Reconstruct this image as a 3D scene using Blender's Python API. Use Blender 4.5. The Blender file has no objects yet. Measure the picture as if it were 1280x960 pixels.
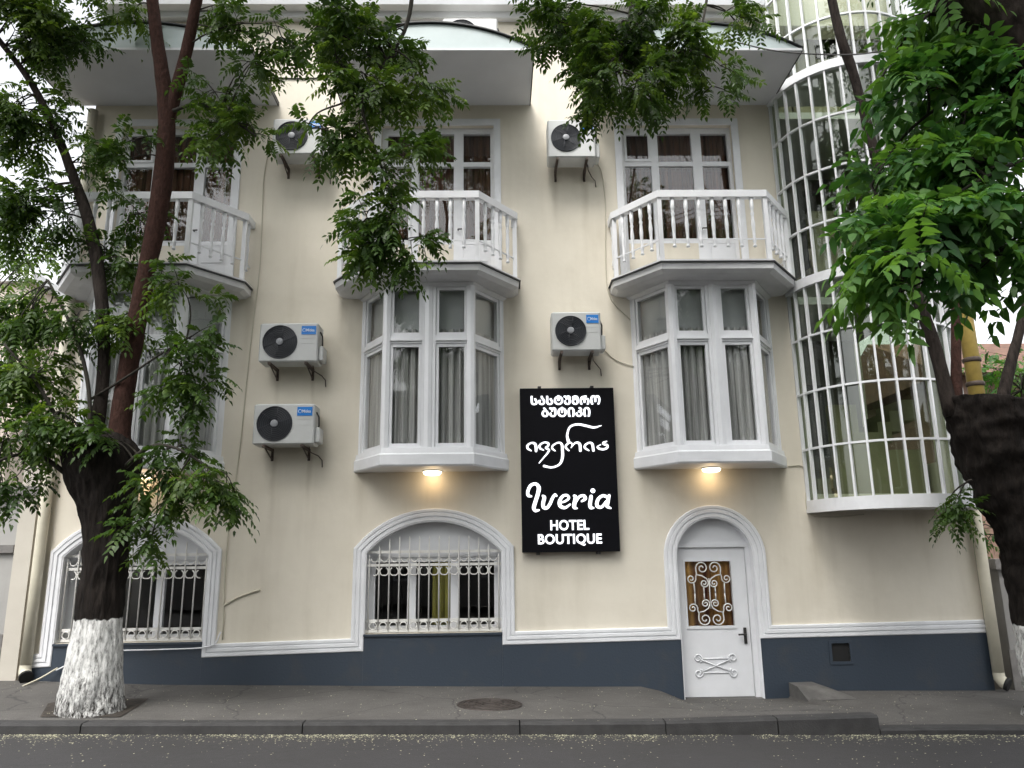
import bpy, math, random
import numpy as np
from mathutils import Vector, Matrix, noise
from mathutils.geometry import tessellate_polygon
random.seed(7); rng = np.random.default_rng(7)
R = math.radians
S = bpy.context.scene
COL = S.collection

# ------------------------------------------------------------------ camera
CAM = np.array([0.0, -10.2, 1.65]); FPX = 960.0
def cam_axes(yaw, pitch, roll):
    y, p, r = R(yaw), R(pitch), R(roll)
    f = np.array([math.sin(y)*math.cos(p), math.cos(y)*math.cos(p), math.sin(p)])
    x = np.array([math.cos(y), -math.sin(y), 0.0]); u = np.cross(x, f)
    return x*math.cos(r)+u*math.sin(r), -x*math.sin(r)+u*math.cos(r), f
CX, CU, CF = cam_axes(1.2, 12.9, -0.75)
cd = bpy.data.cameras.new('camera'); cam = bpy.data.objects.new('camera', cd); COL.objects.link(cam)
cd.sensor_width = 36.0; cd.lens = 27.0; cd.clip_end = 2000.0; cd.clip_start = 0.05
cam.matrix_world = Matrix(((CX[0], CU[0], -CF[0], CAM[0]), (CX[1], CU[1], -CF[1], CAM[1]), (CX[2], CU[2], -CF[2], CAM[2]), (0, 0, 0, 1)))
S.camera = cam
# ------------------------------------------------------------------ sky, sun, exposure
SUN_EL, SUN_AZ = 58.0, 205.0       # azimuth of the sun, clockwise from +Y
w = bpy.data.worlds.new('World'); S.world = w; w.use_nodes = True
nt = w.node_tree; nt.nodes.clear()
sky = nt.nodes.new('ShaderNodeTexSky'); sky.sky_type = 'NISHITA'; sky.sun_disc = False
sky.sun_elevation = R(SUN_EL); sky.sun_rotation = R(SUN_AZ); sky.air_density = 1.0; sky.dust_density = 4.0; sky.ozone_density = 1.0
hs = nt.nodes.new('ShaderNodeHueSaturation'); hs.inputs['Saturation'].default_value = 0.14
bg = nt.nodes.new('ShaderNodeBackground'); bg.inputs['Strength'].default_value = 0.15
wo = nt.nodes.new('ShaderNodeOutputWorld')
nt.links.new(sky.outputs[0], hs.inputs['Color']); nt.links.new(hs.outputs[0], bg.inputs['Color']); nt.links.new(bg.outputs[0], wo.inputs[0])
sl = bpy.data.lights.new('sun', 'SUN'); sl.energy = 0.9; sl.angle = R(25); sl.color = (1.0, 0.96, 0.9)
so = bpy.data.objects.new('sun', sl); COL.objects.link(so)
sd = Vector((math.sin(R(SUN_AZ))*math.cos(R(SUN_EL)), math.cos(R(SUN_AZ))*math.cos(R(SUN_EL)), math.sin(R(SUN_EL))))
so.rotation_euler = sd.to_track_quat('Z', 'Y').to_euler(); so.location = (-8, -20, 25)
S.view_settings.view_transform = 'Standard'; S.view_settings.look = 'None'; S.view_settings.gamma = 1.0
S.view_settings.exposure = 1.55
S.render.engine = 'CYCLES'; S.cycles.max_bounces = 6; S.cycles.diffuse_bounces = 3; S.cycles.glossy_bounces = 3; S.cycles.transparent_max_bounces = 14
S.cycles.caustics_reflective = False; S.cycles.caustics_refractive = False

# ------------------------------------------------------------------ helpers
def at(px, py, Y):
    d = CF + CX*(px-640)/FPX + CU*(480-py)/FPX
    return Vector((CAM + d*((Y-CAM[1])/d[1])).tolist())
def pxw(p, wpx):      # a width in pixels at point p, in metres
    v_ = np.array(p)-CAM; return wpx*float(v_ @ CF)/FPX/math.sqrt(1+float((v_ @ CX)/(v_ @ CF))**2)

def tag(o, label=None, cat=None, group=None, kind=None):
    if label: o['label'] = label
    if cat: o['category'] = cat
    if group: o['group'] = group
    if kind: o['kind'] = kind
    return o
def empty(name, loc, label=None, cat=None, group=None):
    o = bpy.data.objects.new(name, None); COL.objects.link(o); o.location = loc; o.empty_display_size = .2
    return tag(o, label, cat, group)
def wloc(o):
    v = Vector((0, 0, 0))
    while o: v = v + Vector(o.location); o = o.parent
    return v
def link_copy(src, parent, loc=None, rot=None):
    o = bpy.data.objects.new(src.name.split('.')[0], src.data); COL.objects.link(o); o.parent = parent
    o.location = loc if loc is not None else src.location
    if rot is not None: o.rotation_euler = rot
    return o
def copy_tree(src, parent, loc=None):
    c = src.copy(); COL.objects.link(c); c.parent = parent
    if loc is not None: c.location = loc
    for ch in list(src.children): copy_tree(ch, c)
    return c

class MB:
    def __init__(s): s.v = []; s.f = []; s.sm = []
    def add(s, vs, fs, smooth=False):
        b = len(s.v); s.v.extend([tuple(v) for v in vs])
        for f in fs: s.f.append(tuple(i+b for i in f)); s.sm.append(smooth)
        return s
    def box(s, x0, x1, y0, y1, z0, z1, M=None):
        vs = [Vector(p) for p in ((x0,y0,z0),(x1,y0,z0),(x1,y1,z0),(x0,y1,z0),(x0,y0,z1),(x1,y0,z1),(x1,y1,z1),(x0,y1,z1))]
        if M is not None: vs = [M @ v for v in vs]
        return s.add(vs, [(0,3,2,1),(4,5,6,7),(0,1,5,4),(1,2,6,5),(2,3,7,6),(3,0,4,7)])
    def bevbox(s, x0, x1, y0, y1, z0, z1, b):
        # box with chamfered vertical and horizontal front edges
        p = [(x0,y1),(x0,y0+b),(x0+b,y0),(x1-b,y0),(x1,y0+b),(x1,y1)]
        n = len(p); vs = []
        for (z, k) in ((z0, b), (z0+b, 0), (z1-b, 0), (z1, b)):
            for (x, y) in p:
                cx, cy = (x0+x1)/2, (y0+y1)/2
                vs.append((x + (k if x < cx else -k), y + (k if y < cy else 0), z))
        fs = [tuple(range(n-1, -1, -1)), tuple(range(3*n, 4*n))]
        for r in range(3):
            for i in range(n):
                j = (i+1) % n; fs.append((r*n+i, r*n+j, (r+1)*n+j, (r+1)*n+i))
        return s.add(vs, fs)
    def prism(s, poly, a0, a1, axis='z'):
        # poly: ccw list of 2d points; axis z -> (x,y), axis y -> (x,z), axis x -> (y,z)
        def P(p, a):
            if axis == 'z': return (p[0], p[1], a)
            if axis == 'y': return (p[0], a, p[1])
            return (a, p[0], p[1])
        n = len(poly); vs = [P(p, a0) for p in poly]+[P(p, a1) for p in poly]
        tri = tessellate_polygon([[Vector((p[0], p[1], 0)) for p in poly]])
        fs = [tuple(t) for t in tri]+[tuple(i+n for i in reversed(t)) for t in tri]
        fs += [(i, (i+1) % n, (i+1) % n+n, i+n) for i in range(n)]
        return s.add(vs, fs)
    def tube(s, pts, rad, n=8, caps=True, smooth=True, jit=0.0, jscale=3.0, flare=None, ramp=1.0):
        pts = [Vector(p) for p in pts]; m = len(pts)
        rads = rad if isinstance(rad, (list, tuple)) else [rad]*m
        up = None; vs = []
        for i, p in enumerate(pts):
            t = (pts[min(i+1, m-1)]-pts[max(i-1, 0)]).normalized()
            if up is None:
                up = t.orthogonal().normalized()
            up = (up - t*up.dot(t)).normalized(); sd_ = t.cross(up)
            for k in range(n):
                a = 2*math.pi*k/n; d = up*math.cos(a)+sd_*math.sin(a); r = rads[i]
                if jit:
                    q = p+d*r; r *= 1+jit*noise.noise(q*jscale)+jit*.5*noise.noise(q*jscale*3.1)
                    if flare: qq = Vector((q.x*flare, q.y*flare, q.z*flare*.22)); r += ramp*.034*(.22-abs(noise.noise(qq)))+.010*noise.noise(qq*2.7)
                vs.append(p+d*r)
        fs = []
        for i in range(m-1):
            for k in range(n):
                k2 = (k+1) % n; fs.append((i*n+k, i*n+k2, (i+1)*n+k2, (i+1)*n+k))
        s.add(vs, fs, smooth)
        if caps:
            b = len(s.v)-m*n
            s.f.append(tuple(b+k for k in reversed(range(n)))); s.sm.append(False)
            s.f.append(tuple(b+(m-1)*n+k for k in range(n))); s.sm.append(False)
        return s
    def lathe(s, prof, n=10, cx=0, cy=0, smooth=True):
        # prof: list of (r,z)
        vs = [(cx+r*math.cos(2*math.pi*k/n), cy+r*math.sin(2*math.pi*k/n), z) for (r, z) in prof for k in range(n)]
        fs = []
        for i in range(len(prof)-1):
            for k in range(n):
                k2 = (k+1) % n; fs.append((i*n+k, i*n+k2, (i+1)*n+k2, (i+1)*n+k))
        fs.append(tuple(reversed(range(n)))); fs.append(tuple((len(prof)-1)*n+k for k in range(n)))
        return s.add(vs, fs, smooth)
    def torus(s, c, rmaj, rmin, axis='y', n=24, m=6):
        pts = []
        for i in range(n+1):
            a = 2*math.pi*i/n
            if axis == 'y': pts.append((c[0]+rmaj*math.cos(a), c[1], c[2]+rmaj*math.sin(a)))
            elif axis == 'z': pts.append((c[0]+rmaj*math.cos(a), c[1]+rmaj*math.sin(a), c[2]))
        return s.tube(pts, rmin, m, caps=False)
    def sweep_wall(s, path, prof):
        # path in (x,z) on the wall; prof list of (offset to the left, y)
        n = len(path); m = len(prof); vs = []
        for i in range(n):
            p = Vector(path[i]); d0 = (p-Vector(path[i-1])).normalized() if i else None
            d1 = (Vector(path[i+1])-p).normalized() if i < n-1 else None
            if d0 is None: d0 = d1
            if d1 is None: d1 = d0
            n0 = Vector((-d0.y, d0.x)); n1 = Vector((-d1.y, d1.x)); mt = (n0+n1).normalized(); k = 1/max(.3, mt.dot(n0))
            for (o, y) in prof: q = p+mt*(o*k); vs.append((q.x, y, q.y))
        fs = [(i*m+j, i*m+j+1, (i+1)*m+j+1, (i+1)*m+j) for i in range(n-1) for j in range(m-1)]
        fs += [tuple(range(m)), tuple((n-1)*m+j for j in reversed(range(m)))]
        return s.add(vs, fs)
    def build(s, name, mat, parent=None, loc=None, world=False, fixn=True):
        me = bpy.data.meshes.new(name); o = bpy.data.objects.new(name, me); COL.objects.link(o)
        vs = s.v
        if parent is not None: o.parent = parent
        if loc is not None: o.location = loc
        if world:
            off = wloc(o); vs = [(v[0]-off.x, v[1]-off.y, v[2]-off.z) for v in vs]
        me.from_pydata(vs, [], s.f); me.polygons.foreach_set('use_smooth', s.sm)
        if fixn:
            import bmesh
            bm = bmesh.new(); bm.from_mesh(me); bmesh.ops.recalc_face_normals(bm, faces=bm.faces); bm.to_mesh(me); bm.free()
        me.materials.append(mat); me.update()
        return o

def catmull(pts, sub=6):
    P = [np.array(p, float) for p in pts]; P = [2*P[0]-P[1]]+P+[2*P[-1]-P[-2]]; out = []
    for i in range(1, len(P)-2):
        a, b, c, d = P[i-1:i+3]
        for k in range(sub):
            t = k/sub; out.append(.5*((2*b)+(-a+c)*t+(2*a-5*b+4*c-d)*t*t+(-a+3*b-3*c+d)*t**3))
    out.append(P[-2]); return out

# ------------------------------------------------------------------ materials
def new_mat(name):
    m = bpy.data.materials.new(name); m.use_nodes = True; return m, m.node_tree, m.node_tree.nodes['Principled BSDF']
def N(nt, t, **kw):
    n = nt.nodes.new(t)
    for k, v in kw.items():
        if k in n.inputs: n.inputs[k].default_value = v
        else: setattr(n, k, v)
    return n
def mat(name, col, rough=.6, var=.12, scale=3.0, bump=.0, bscale=60.0, metal=0.0, col2=None, detail=6, stretch=None, spec=None, blo=.35, bhi=.7):
    m, nt, b = new_mat(name); L = nt.links
    b.inputs['Roughness'].default_value = rough; b.inputs['Metallic'].default_value = metal
    if spec is not None: b.inputs['Specular IOR Level'].default_value = spec
    tc = N(nt, 'ShaderNodeTexCoord'); mp = N(nt, 'ShaderNodeMapping')
    if stretch: mp.inputs['Scale'].default_value = stretch
    L.new(tc.outputs['Object'], mp.inputs['Vector'])
    nz = N(nt, 'ShaderNodeTexNoise', Scale=scale, Detail=detail, Roughness=.6); L.new(mp.outputs[0], nz.inputs['Vector'])
    cr = N(nt, 'ShaderNodeValToRGB'); e = cr.color_ramp.elements
    c2 = col2 or tuple(c*(1-var*2) for c in col); e[0].position = blo; e[1].position = bhi
    e[0].color = (*c2, 1); e[1].color = (*col, 1)
    L.new(nz.outputs['Fac'], cr.inputs['Fac']); L.new(cr.outputs[0], b.inputs['Base Color'])
    if bump:
        n2 = N(nt, 'ShaderNodeTexNoise', Scale=bscale, Detail=4.0); L.new(tc.outputs['Object'], n2.inputs['Vector'])
        bp = N(nt, 'ShaderNodeBump', Strength=bump, Distance=.01); L.new(n2.outputs['Fac'], bp.inputs['Height']); L.new(bp.outputs[0], b.inputs['Normal'])
    return m
def stucco(name, col, dirt, stains=()):
    # painted plaster: large blotches, faint vertical rain streaks, fine grain
    m, nt, b = new_mat(name); L = nt.links; b.inputs['Roughness'].default_value = .85
    tc = N(nt, 'ShaderNodeTexCoord')
    n1 = N(nt, 'ShaderNodeTexNoise', Scale=.9, Detail=7.0, Roughness=.65); L.new(tc.outputs['Object'], n1.inputs['Vector'])
    mp = N(nt, 'ShaderNodeMapping'); mp.inputs['Scale'].default_value = (1.9, 1.9, .22); L.new(tc.outputs['Object'], mp.inputs['Vector'])
    n2 = N(nt, 'ShaderNodeTexNoise', Scale=1.6, Detail=6.0, Roughness=.6); L.new(mp.outputs[0], n2.inputs['Vector'])
    r1 = N(nt, 'ShaderNodeMapRange'); r1.inputs['From Min'].default_value = .42; r1.inputs['From Max'].default_value = .72; r1.inputs['To Max'].default_value = .55; L.new(n1.outputs['Fac'], r1.inputs['Value'])
    r2 = N(nt, 'ShaderNodeMapRange'); r2.inputs['From Min'].default_value = .5; r2.inputs['From Max'].default_value = .78; r2.inputs['To Max'].default_value = .5; L.new(n2.outputs['Fac'], r2.inputs['Value'])
    ad = N(nt, 'ShaderNodeMath', operation='ADD'); ad.use_clamp = True; L.new(r1.outputs[0], ad.inputs[0]); L.new(r2.outputs[0], ad.inputs[1])
    fac = ad.outputs[0]
    sx = N(nt, 'ShaderNodeSeparateXYZ'); L.new(tc.outputs['Object'], sx.inputs[0])
    def mth(op, a, b_):
        q = N(nt, 'ShaderNodeMath', operation=op)
        for k, v_ in enumerate((a, b_)):
            if isinstance(v_, (int, float)): q.inputs[k].default_value = v_
            else: L.new(v_, q.inputs[k])
        return q.outputs[0]
    def ramp(v_, a, b_):
        q = N(nt, 'ShaderNodeMapRange'); q.inputs['From Min'].default_value = a; q.inputs['From Max'].default_value = b_; L.new(v_, q.inputs['Value']); return q.outputs[0]
    for (x0, zt, ln, wd) in stains:            # rust and rain runs below brackets, sills and slab ends
        dx = mth('ABSOLUTE', mth('SUBTRACT', mth('ADD', sx.outputs['X'], mth('MULTIPLY', mth('SUBTRACT', n1.outputs['Fac'], .5), .12)), x0), 0)
        k = mth('MULTIPLY', ramp(dx, wd, 0.0), mth('MULTIPLY', ramp(sx.outputs['Z'], zt+.02, zt-.04), ramp(sx.outputs['Z'], zt-ln, zt)))
        fac = mth('ADD', fac, mth('MULTIPLY', mth('MULTIPLY', k, n2.outputs['Fac']), 1.9))
    mx = N(nt, 'ShaderNodeMix', data_type='RGBA'); mx.clamp_factor = True; L.new(fac, mx.inputs['Factor'])
    mx.inputs['A'].default_value = (*col, 1); mx.inputs['B'].default_value = (*dirt, 1); L.new(mx.outputs['Result'], b.inputs['Base Color'])
    n3 = N(nt, 'ShaderNodeTexNoise', Scale=90.0, Detail=5.0); L.new(tc.outputs['Object'], n3.inputs['Vector'])
    n4 = N(nt, 'ShaderNodeTexNoise', Scale=2.2, Detail=3.0); L.new(tc.outputs['Object'], n4.inputs['Vector'])
    b1 = N(nt, 'ShaderNodeBump', Strength=.25, Distance=.006); L.new(n3.outputs['Fac'], b1.inputs['Height'])
    b2 = N(nt, 'ShaderNodeBump', Strength=.35, Distance=.03); L.new(n4.outputs['Fac'], b2.inputs['Height']); L.new(b1.outputs[0], b2.inputs['Normal'])
    L.new(b2.outputs[0], b.inputs['Normal'])
    return m
def glass_mat(name, tint=(1, 1, 1), base=.05):
    m = bpy.data.materials.new(name); m.use_nodes = True; nt = m.node_tree; nt.nodes.clear(); L = nt.links
    o = N(nt, 'ShaderNodeOutputMaterial'); mx = N(nt, 'ShaderNodeMixShader'); t = N(nt, 'ShaderNodeBsdfTransparent'); g = N(nt, 'ShaderNodeBsdfGlossy')
    t.inputs['Color'].default_value = (*tint, 1); g.inputs['Roughness'].default_value = .015
    tc = N(nt, 'ShaderNodeTexCoord'); nz = N(nt, 'ShaderNodeTexNoise', Scale=1.3, Detail=1.0); L.new(tc.outputs['Object'], nz.inputs['Vector'])
    bp = N(nt, 'ShaderNodeBump', Strength=.05, Distance=.05); L.new(nz.outputs['Fac'], bp.inputs['Height']); L.new(bp.outputs[0], g.inputs['Normal'])
    fr = N(nt, 'ShaderNodeFresnel'); ge = N(nt, 'ShaderNodeNewGeometry'); ir = N(nt, 'ShaderNodeMapRange'); ir.inputs['To Min'].default_value = 1.5; ir.inputs['To Max'].default_value = 1/1.5; L.new(ge.outputs['Backfacing'], ir.inputs['Value']); L.new(ir.outputs[0], fr.inputs['IOR']); ad = N(nt, 'ShaderNodeMath', operation='ADD'); ad.inputs[1].default_value = base
    L.new(fr.outputs[0], ad.inputs[0]); L.new(ad.outputs[0], mx.inputs[0]); L.new(t.outputs[0], mx.inputs[1]); L.new(g.outputs[0], mx.inputs[2]); L.new(mx.outputs[0], o.inputs[0])
    return m
def emit_mat(name, col, st):
    m = bpy.data.materials.new(name); m.use_nodes = True; nt = m.node_tree; b = nt.nodes['Principled BSDF']
    b.inputs['Base Color'].default_value = (*col, 1); b.inputs['Emission Color'].default_value = (*col, 1); b.inputs['Emission Strength'].default_value = st
    return m
def fabric(name, c1, c2, scale, trans=.3):
    m = bpy.data.materials.new(name); m.use_nodes = True; nt = m.node_tree; b = nt.nodes['Principled BSDF']; L = nt.links
    b.inputs['Roughness'].default_value = .95
    tc = N(nt, 'ShaderNodeTexCoord'); mp = N(nt, 'ShaderNodeMapping'); mp.inputs['Scale'].default_value = (1, 1, .02); L.new(tc.outputs['Object'], mp.inputs['Vector'])
    nz = N(nt, 'ShaderNodeTexNoise', Scale=scale, Detail=3.0); L.new(mp.outputs[0], nz.inputs['Vector'])
    cr = N(nt, 'ShaderNodeValToRGB'); e = cr.color_ramp.elements; e[0].position = .35; e[1].position = .65; e[0].color = (*c2, 1); e[1].color = (*c1, 1)
    L.new(nz.outputs['Fac'], cr.inputs['Fac']); L.new(cr.outputs[0], b.inputs['Base Color'])
    return m
def leaf_mat(name, c_dark, c_mid, c_light):
    m = bpy.data.materials.new(name); m.use_nodes = True; nt = m.node_tree; b = nt.nodes['Principled BSDF']; L = nt.links
    a = N(nt, 'ShaderNodeAttribute', attribute_name='tint'); cr = N(nt, 'ShaderNodeValToRGB'); e = cr.color_ramp.elements
    e[0].position = 0; e[0].color = (*c_dark, 1); e[1].position = 1; e[1].color = (*c_light, 1); q = e.new(.55); q.color = (*c_mid, 1)
    L.new(a.outputs['Fac'], cr.inputs['Fac']); L.new(cr.outputs[0], b.inputs['Base Color']); b.inputs['Roughness'].default_value = .42
    b.inputs['Specular IOR Level'].default_value = .35
    tr = N(nt, 'ShaderNodeBsdfTranslucent'); gm = N(nt, 'ShaderNodeMix', data_type='RGBA', blend_type='MULTIPLY'); gm.inputs['Factor'].default_value = 1
    L.new(cr.outputs[0], gm.inputs['A']); gm.inputs['B'].default_value = (1.7, 1.7, .7, 1); L.new(gm.outputs['Result'], tr.inputs['Color'])
    mx = N(nt, 'ShaderNodeMixShader'); mx.inputs[0].default_value = .42; out = nt.nodes['Material Output']
    L.new(b.outputs[0], mx.inputs[1]); L.new(tr.outputs[0], mx.inputs[2]); L.new(mx.outputs[0], out.inputs['Surface'])
    return m
def bark_mat(name, c1, c2, paint_z=None, scale=9.0, zs=.22):
    m, nt, b = new_mat(name); L = nt.links; b.inputs['Roughness'].default_value = .95; b.inputs['Specular IOR Level'].default_value = .15
    tc = N(nt, 'ShaderNodeTexCoord'); mp = N(nt, 'ShaderNodeMapping'); mp.inputs['Scale'].default_value = (1, 1, zs); L.new(tc.outputs['Object'], mp.inputs['Vector'])
    nz = N(nt, 'ShaderNodeTexNoise', Scale=scale*2, Detail=8.0, Roughness=.7); L.new(mp.outputs[0], nz.inputs['Vector'])
    vo = N(nt, 'ShaderNodeTexVoronoi', Scale=scale*1.6, feature='DISTANCE_TO_EDGE'); L.new(mp.outputs[0], vo.inputs['Vector'])
    cr = N(nt, 'ShaderNodeValToRGB'); e = cr.color_ramp.elements; e[0].position = .32; e[1].position = .7; e[0].color = (*c2, 1); e[1].color = (*c1, 1)
    L.new(nz.outputs['Fac'], cr.inputs['Fac'])
    last = cr.outputs[0]
    if paint_z is not None:
        sp = N(nt, 'ShaderNodeSeparateXYZ'); L.new(tc.outputs['Object'], sp.inputs[0])
        n2 = N(nt, 'ShaderNodeTexNoise', Scale=14.0, Detail=4.0); L.new(tc.outputs['Object'], n2.inputs['Vector'])
        mul = N(nt, 'ShaderNodeMath', operation='MULTIPLY_ADD'); mul.inputs[1].default_value = .1; L.new(n2.outputs['Fac'], mul.inputs[0]); L.new(sp.outputs['Z'], mul.inputs[2])
        le = N(nt, 'ShaderNodeMapRange'); le.inputs['From Min'].default_value = paint_z+.055; le.inputs['From Max'].default_value = paint_z+.045; L.new(mul.outputs[0], le.inputs['Value'])
        mp2 = N(nt, 'ShaderNodeMapping'); mp2.inputs['Scale'].default_value = (1, 1, .3); L.new(tc.outputs['Object'], mp2.inputs['Vector']); w2 = N(nt, 'ShaderNodeTexNoise', Scale=34.0, Detail=9.0, Roughness=.8); L.new(mp2.outputs[0], w2.inputs['Vector'])
        # paint gone from the lowest part and from scattered flakes
        lo = N(nt, 'ShaderNodeMapRange'); lo.inputs['From Min'].default_value = .05; lo.inputs['From Max'].default_value = .45; lo.inputs['To Min'].default_value = .10; lo.inputs['To Max'].default_value = 0; L.new(sp.outputs['Z'], lo.inputs['Value'])
        wsum = N(nt, 'ShaderNodeMath', operation='ADD'); L.new(w2.outputs['Fac'], wsum.inputs[0]); L.new(lo.outputs[0], wsum.inputs[1])
        wr = N(nt, 'ShaderNodeMapRange'); wr.inputs['From Min'].default_value = .665; wr.inputs['From Max'].default_value = .47; L.new(wsum.outputs[0], wr.inputs['Value'])
        pm = N(nt, 'ShaderNodeMath', operation='MULTIPLY'); L.new(le.outputs[0], pm.inputs[0]); L.new(wr.outputs[0], pm.inputs[1])
        wc = N(nt, 'ShaderNodeMix', data_type='RGBA'); L.new(pm.outputs[0], wc.inputs['Factor']); L.new(last, wc.inputs['A']); wc.inputs['B'].default_value = (.66, .66, .64, 1)
        last = wc.outputs['Result']
    L.new(last, b.inputs['Base Color'])
    b1 = N(nt, 'ShaderNodeBump', Strength=.9, Distance=.03); L.new(nz.outputs['Fac'], b1.inputs['Height'])
    b2 = N(nt, 'ShaderNodeBump', Strength=.45, Distance=.02); L.new(vo.outputs['Distance'], b2.inputs['Height']); L.new(b1.outputs[0], b2.inputs['Normal'])
    L.new(b2.outputs[0], b.inputs['Normal'])
    return m
def ground_mat(name, c1, c2, stain, sc, rough=.85, grain=140.0):
    m, nt, b = new_mat(name); L = nt.links; b.inputs['Roughness'].default_value = rough
    tc = N(nt, 'ShaderNodeTexCoord')
    n1 = N(nt, 'ShaderNodeTexNoise', Scale=grain, Detail=3.0); L.new(tc.outputs['Object'], n1.inputs['Vector'])
    cr = N(nt, 'ShaderNodeValToRGB'); e = cr.color_ramp.elements; e[0].position = .35; e[1].position = .72; e[0].color = (*c2, 1); e[1].color = (*c1, 1); L.new(n1.outputs['Fac'], cr.inputs['Fac'])
    n2 = N(nt, 'ShaderNodeTexNoise', Scale=sc, Detail=7.0, Roughness=.68); L.new(tc.outputs['Object'], n2.inputs['Vector'])
    mr = N(nt, 'ShaderNodeMapRange'); mr.inputs['From Min'].default_value = .4; mr.inputs['From Max'].default_value = .7; mr.inputs['To Max'].default_value = .85; L.new(n2.outputs['Fac'], mr.inputs['Value'])
    mx = N(nt, 'ShaderNodeMix', data_type='RGBA'); L.new(mr.outputs[0], mx.inputs['Factor']); L.new(cr.outputs[0], mx.inputs['A']); mx.inputs['B'].default_value = (*stain, 1)
    # hairline cracks
    n5 = N(nt, 'ShaderNodeTexNoise', Scale=2.5, Detail=4.0); L.new(tc.outputs['Object'], n5.inputs['Vector'])
    ms = N(nt, 'ShaderNodeMix', data_type='VECTOR'); ms.inputs['Factor'].default_value = .25; L.new(tc.outputs['Object'], ms.inputs['A']); L.new(n5.outputs['Color'], ms.inputs['B'])
    vo = N(nt, 'ShaderNodeTexVoronoi', Scale=.8, feature='DISTANCE_TO_EDGE'); L.new(ms.outputs['Result'], vo.inputs['Vector'])
    vr = N(nt, 'ShaderNodeMapRange'); vr.inputs['From Min'].default_value = 0.0; vr.inputs['From Max'].default_value = .010; vr.inputs['To Min'].default_value = .7; vr.inputs['To Max'].default_value = 0; L.new(vo.outputs['Distance'], vr.inputs['Value'])
    m2 = N(nt, 'ShaderNodeMix', data_type='RGBA'); L.new(vr.outputs[0], m2.inputs['Factor']); L.new(mx.outputs['Result'], m2.inputs['A']); m2.inputs['B'].default_value = (.02, .02, .02, 1)
    L.new(m2.outputs['Result'], b.inputs['Base Color'])
    b1 = N(nt, 'ShaderNodeBump', Strength=.5, Distance=.006); L.new(n1.outputs['Fac'], b1.inputs['Height'])
    b2 = N(nt, 'ShaderNodeBump', Strength=.4, Distance=.04); L.new(n2.outputs['Fac'], b2.inputs['Height']); L.new(b1.outputs[0], b2.inputs['Normal']); L.new(b2.outputs[0], b.inputs['Normal'])
    return m

M = {}
M['wall'] = stucco('cream_stucco', (.735, .685, .58), (.60, .55, .45), ((-2.97, 4.15, .8, .05), (-2.49, 4.15, .6, .04), (-2.96, 3.05, 1.2, .06), (-2.48, 3.05, .8, .05), (.88, 7.1, 1.0, .06), (1.3, 7.1, 1.6, .07), (.87, 4.3, .4, .05), (-1.8, 2.8, .7, .10), (.0, 2.8, .6, .09), (1.95, 2.8, .8, .10), (3.78, 2.8, 1.0, .12), (1.66, 5.2, 1.3, .10), (4.14, 2.2, 1.2, .14), (-3.42, 5.2, 1.5, .10), (.26, 5.2, 1.2, .09), (5.6, 2.2, .9, .25), (-2.12, 5.2, 1.0, .08)))
M['plinth'] = mat('slate_blue_plinth_paint', (.027, .039, .056), .6, .2, 2.6, .3, 40, col2=(.046, .050, .055), blo=.22, bhi=.46)
M['white'] = mat('white_trim_paint', (.80, .81, .83), .45, .06, 2.5, .05, 50)
M['whiteframe'] = mat('white_window_frame', (.80, .81, .83), .3, .04, 3.0)
M['panel'] = mat('white_panel_paint', (.76, .77, .79), .5, .06, 1.5, .05, 50)
M['slab'] = mat('white_slab_plaster', (.78, .78, .79), .7, .1, 2.0, .12, 50)
M['soffit'] = mat('pale_grey_soffit_board', (.66, .67, .69), .6, .06, 1.2, .04, 40)
M['fascia'] = mat('pale_aqua_sheet_metal', (.50, .58, .58), .4, .08, 1.5, .0, metal=.0)
M['roofsheet'] = mat('dark_roof_edge', (.035, .037, .04), .5, .1, 5)
M['glass'] = glass_mat('window_glass', (.98, .985, .98), .0)
M['towerglass'] = glass_mat('tower_glass', (.80, .84, .78), .02)
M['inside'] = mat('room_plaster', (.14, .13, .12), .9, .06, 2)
M['towerin'] = mat('stair_plaster', (.31, .29, .19), .9, .08, 2)
M['curt_grey'] = fabric('grey_sheer_curtain', (.52, .52, .51), (.27, .27, .265), 26)
M['blind'] = mat('pale_grey_blind', (.42, .44, .44), .8, .06, 1.5)
M['curt_brown'] = fabric('brown_curtain', (.13, .062, .036), (.05, .026, .018), 22)
M['curt_gold'] = fabric('gold_and_brown_door_curtain', (.55, .30, .08), (.09, .025, .018), 7)
M['curt_olive'] = fabric('olive_curtain', (.45, .42, .09), (.30, .28, .06), 9)
M['iron_white'] = mat('white_painted_iron', (.80, .79, .75), .4, .08, 8)
M['black_iron'] = mat('dark_iron', (.03, .028, .026), .5, .2, 8)
M['rust'] = mat('rusty_bracket_steel', (.10, .07, .055), .7, .3, 12)
M['ac'] = mat('ac_grey_white_enamel', (.56, .57, .56), .4, .06, 3)
M['acdark'] = mat('fan_black_plastic', (.022, .025, .032), .45, .1, 8)
M['acring'] = mat('fan_grille_wire', (.032, .036, .045), .35, .1, 8)
M['achub'] = mat('fan_hub_grey', (.30, .31, .33), .45, .1, 8)
M['badge'] = mat('blue_badge', (.015, .20, .62), .35, .03, 3)
M['badgetext'] = mat('white_badge_print', (.75, .82, .9), .5, .03, 3)
M['signblack'] = mat('black_acrylic_board', (.004, .004, .006), .5, .1, 3, spec=.12)
M['signlight'] = emit_mat('lit_white_lettering', (.93, .95, 1.0), .5)
M['lamp'] = emit_mat('lit_lamp_diffuser', (1.0, .86, .62), 1.6)
M['pipe'] = mat('cream_painted_pipe', (.60, .565, .45), .5, .08, 4, .05, 30)
M['yellowpipe'] = mat('yellow_painted_pipe', (.52, .38, .10), .5, .16, 5)
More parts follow.
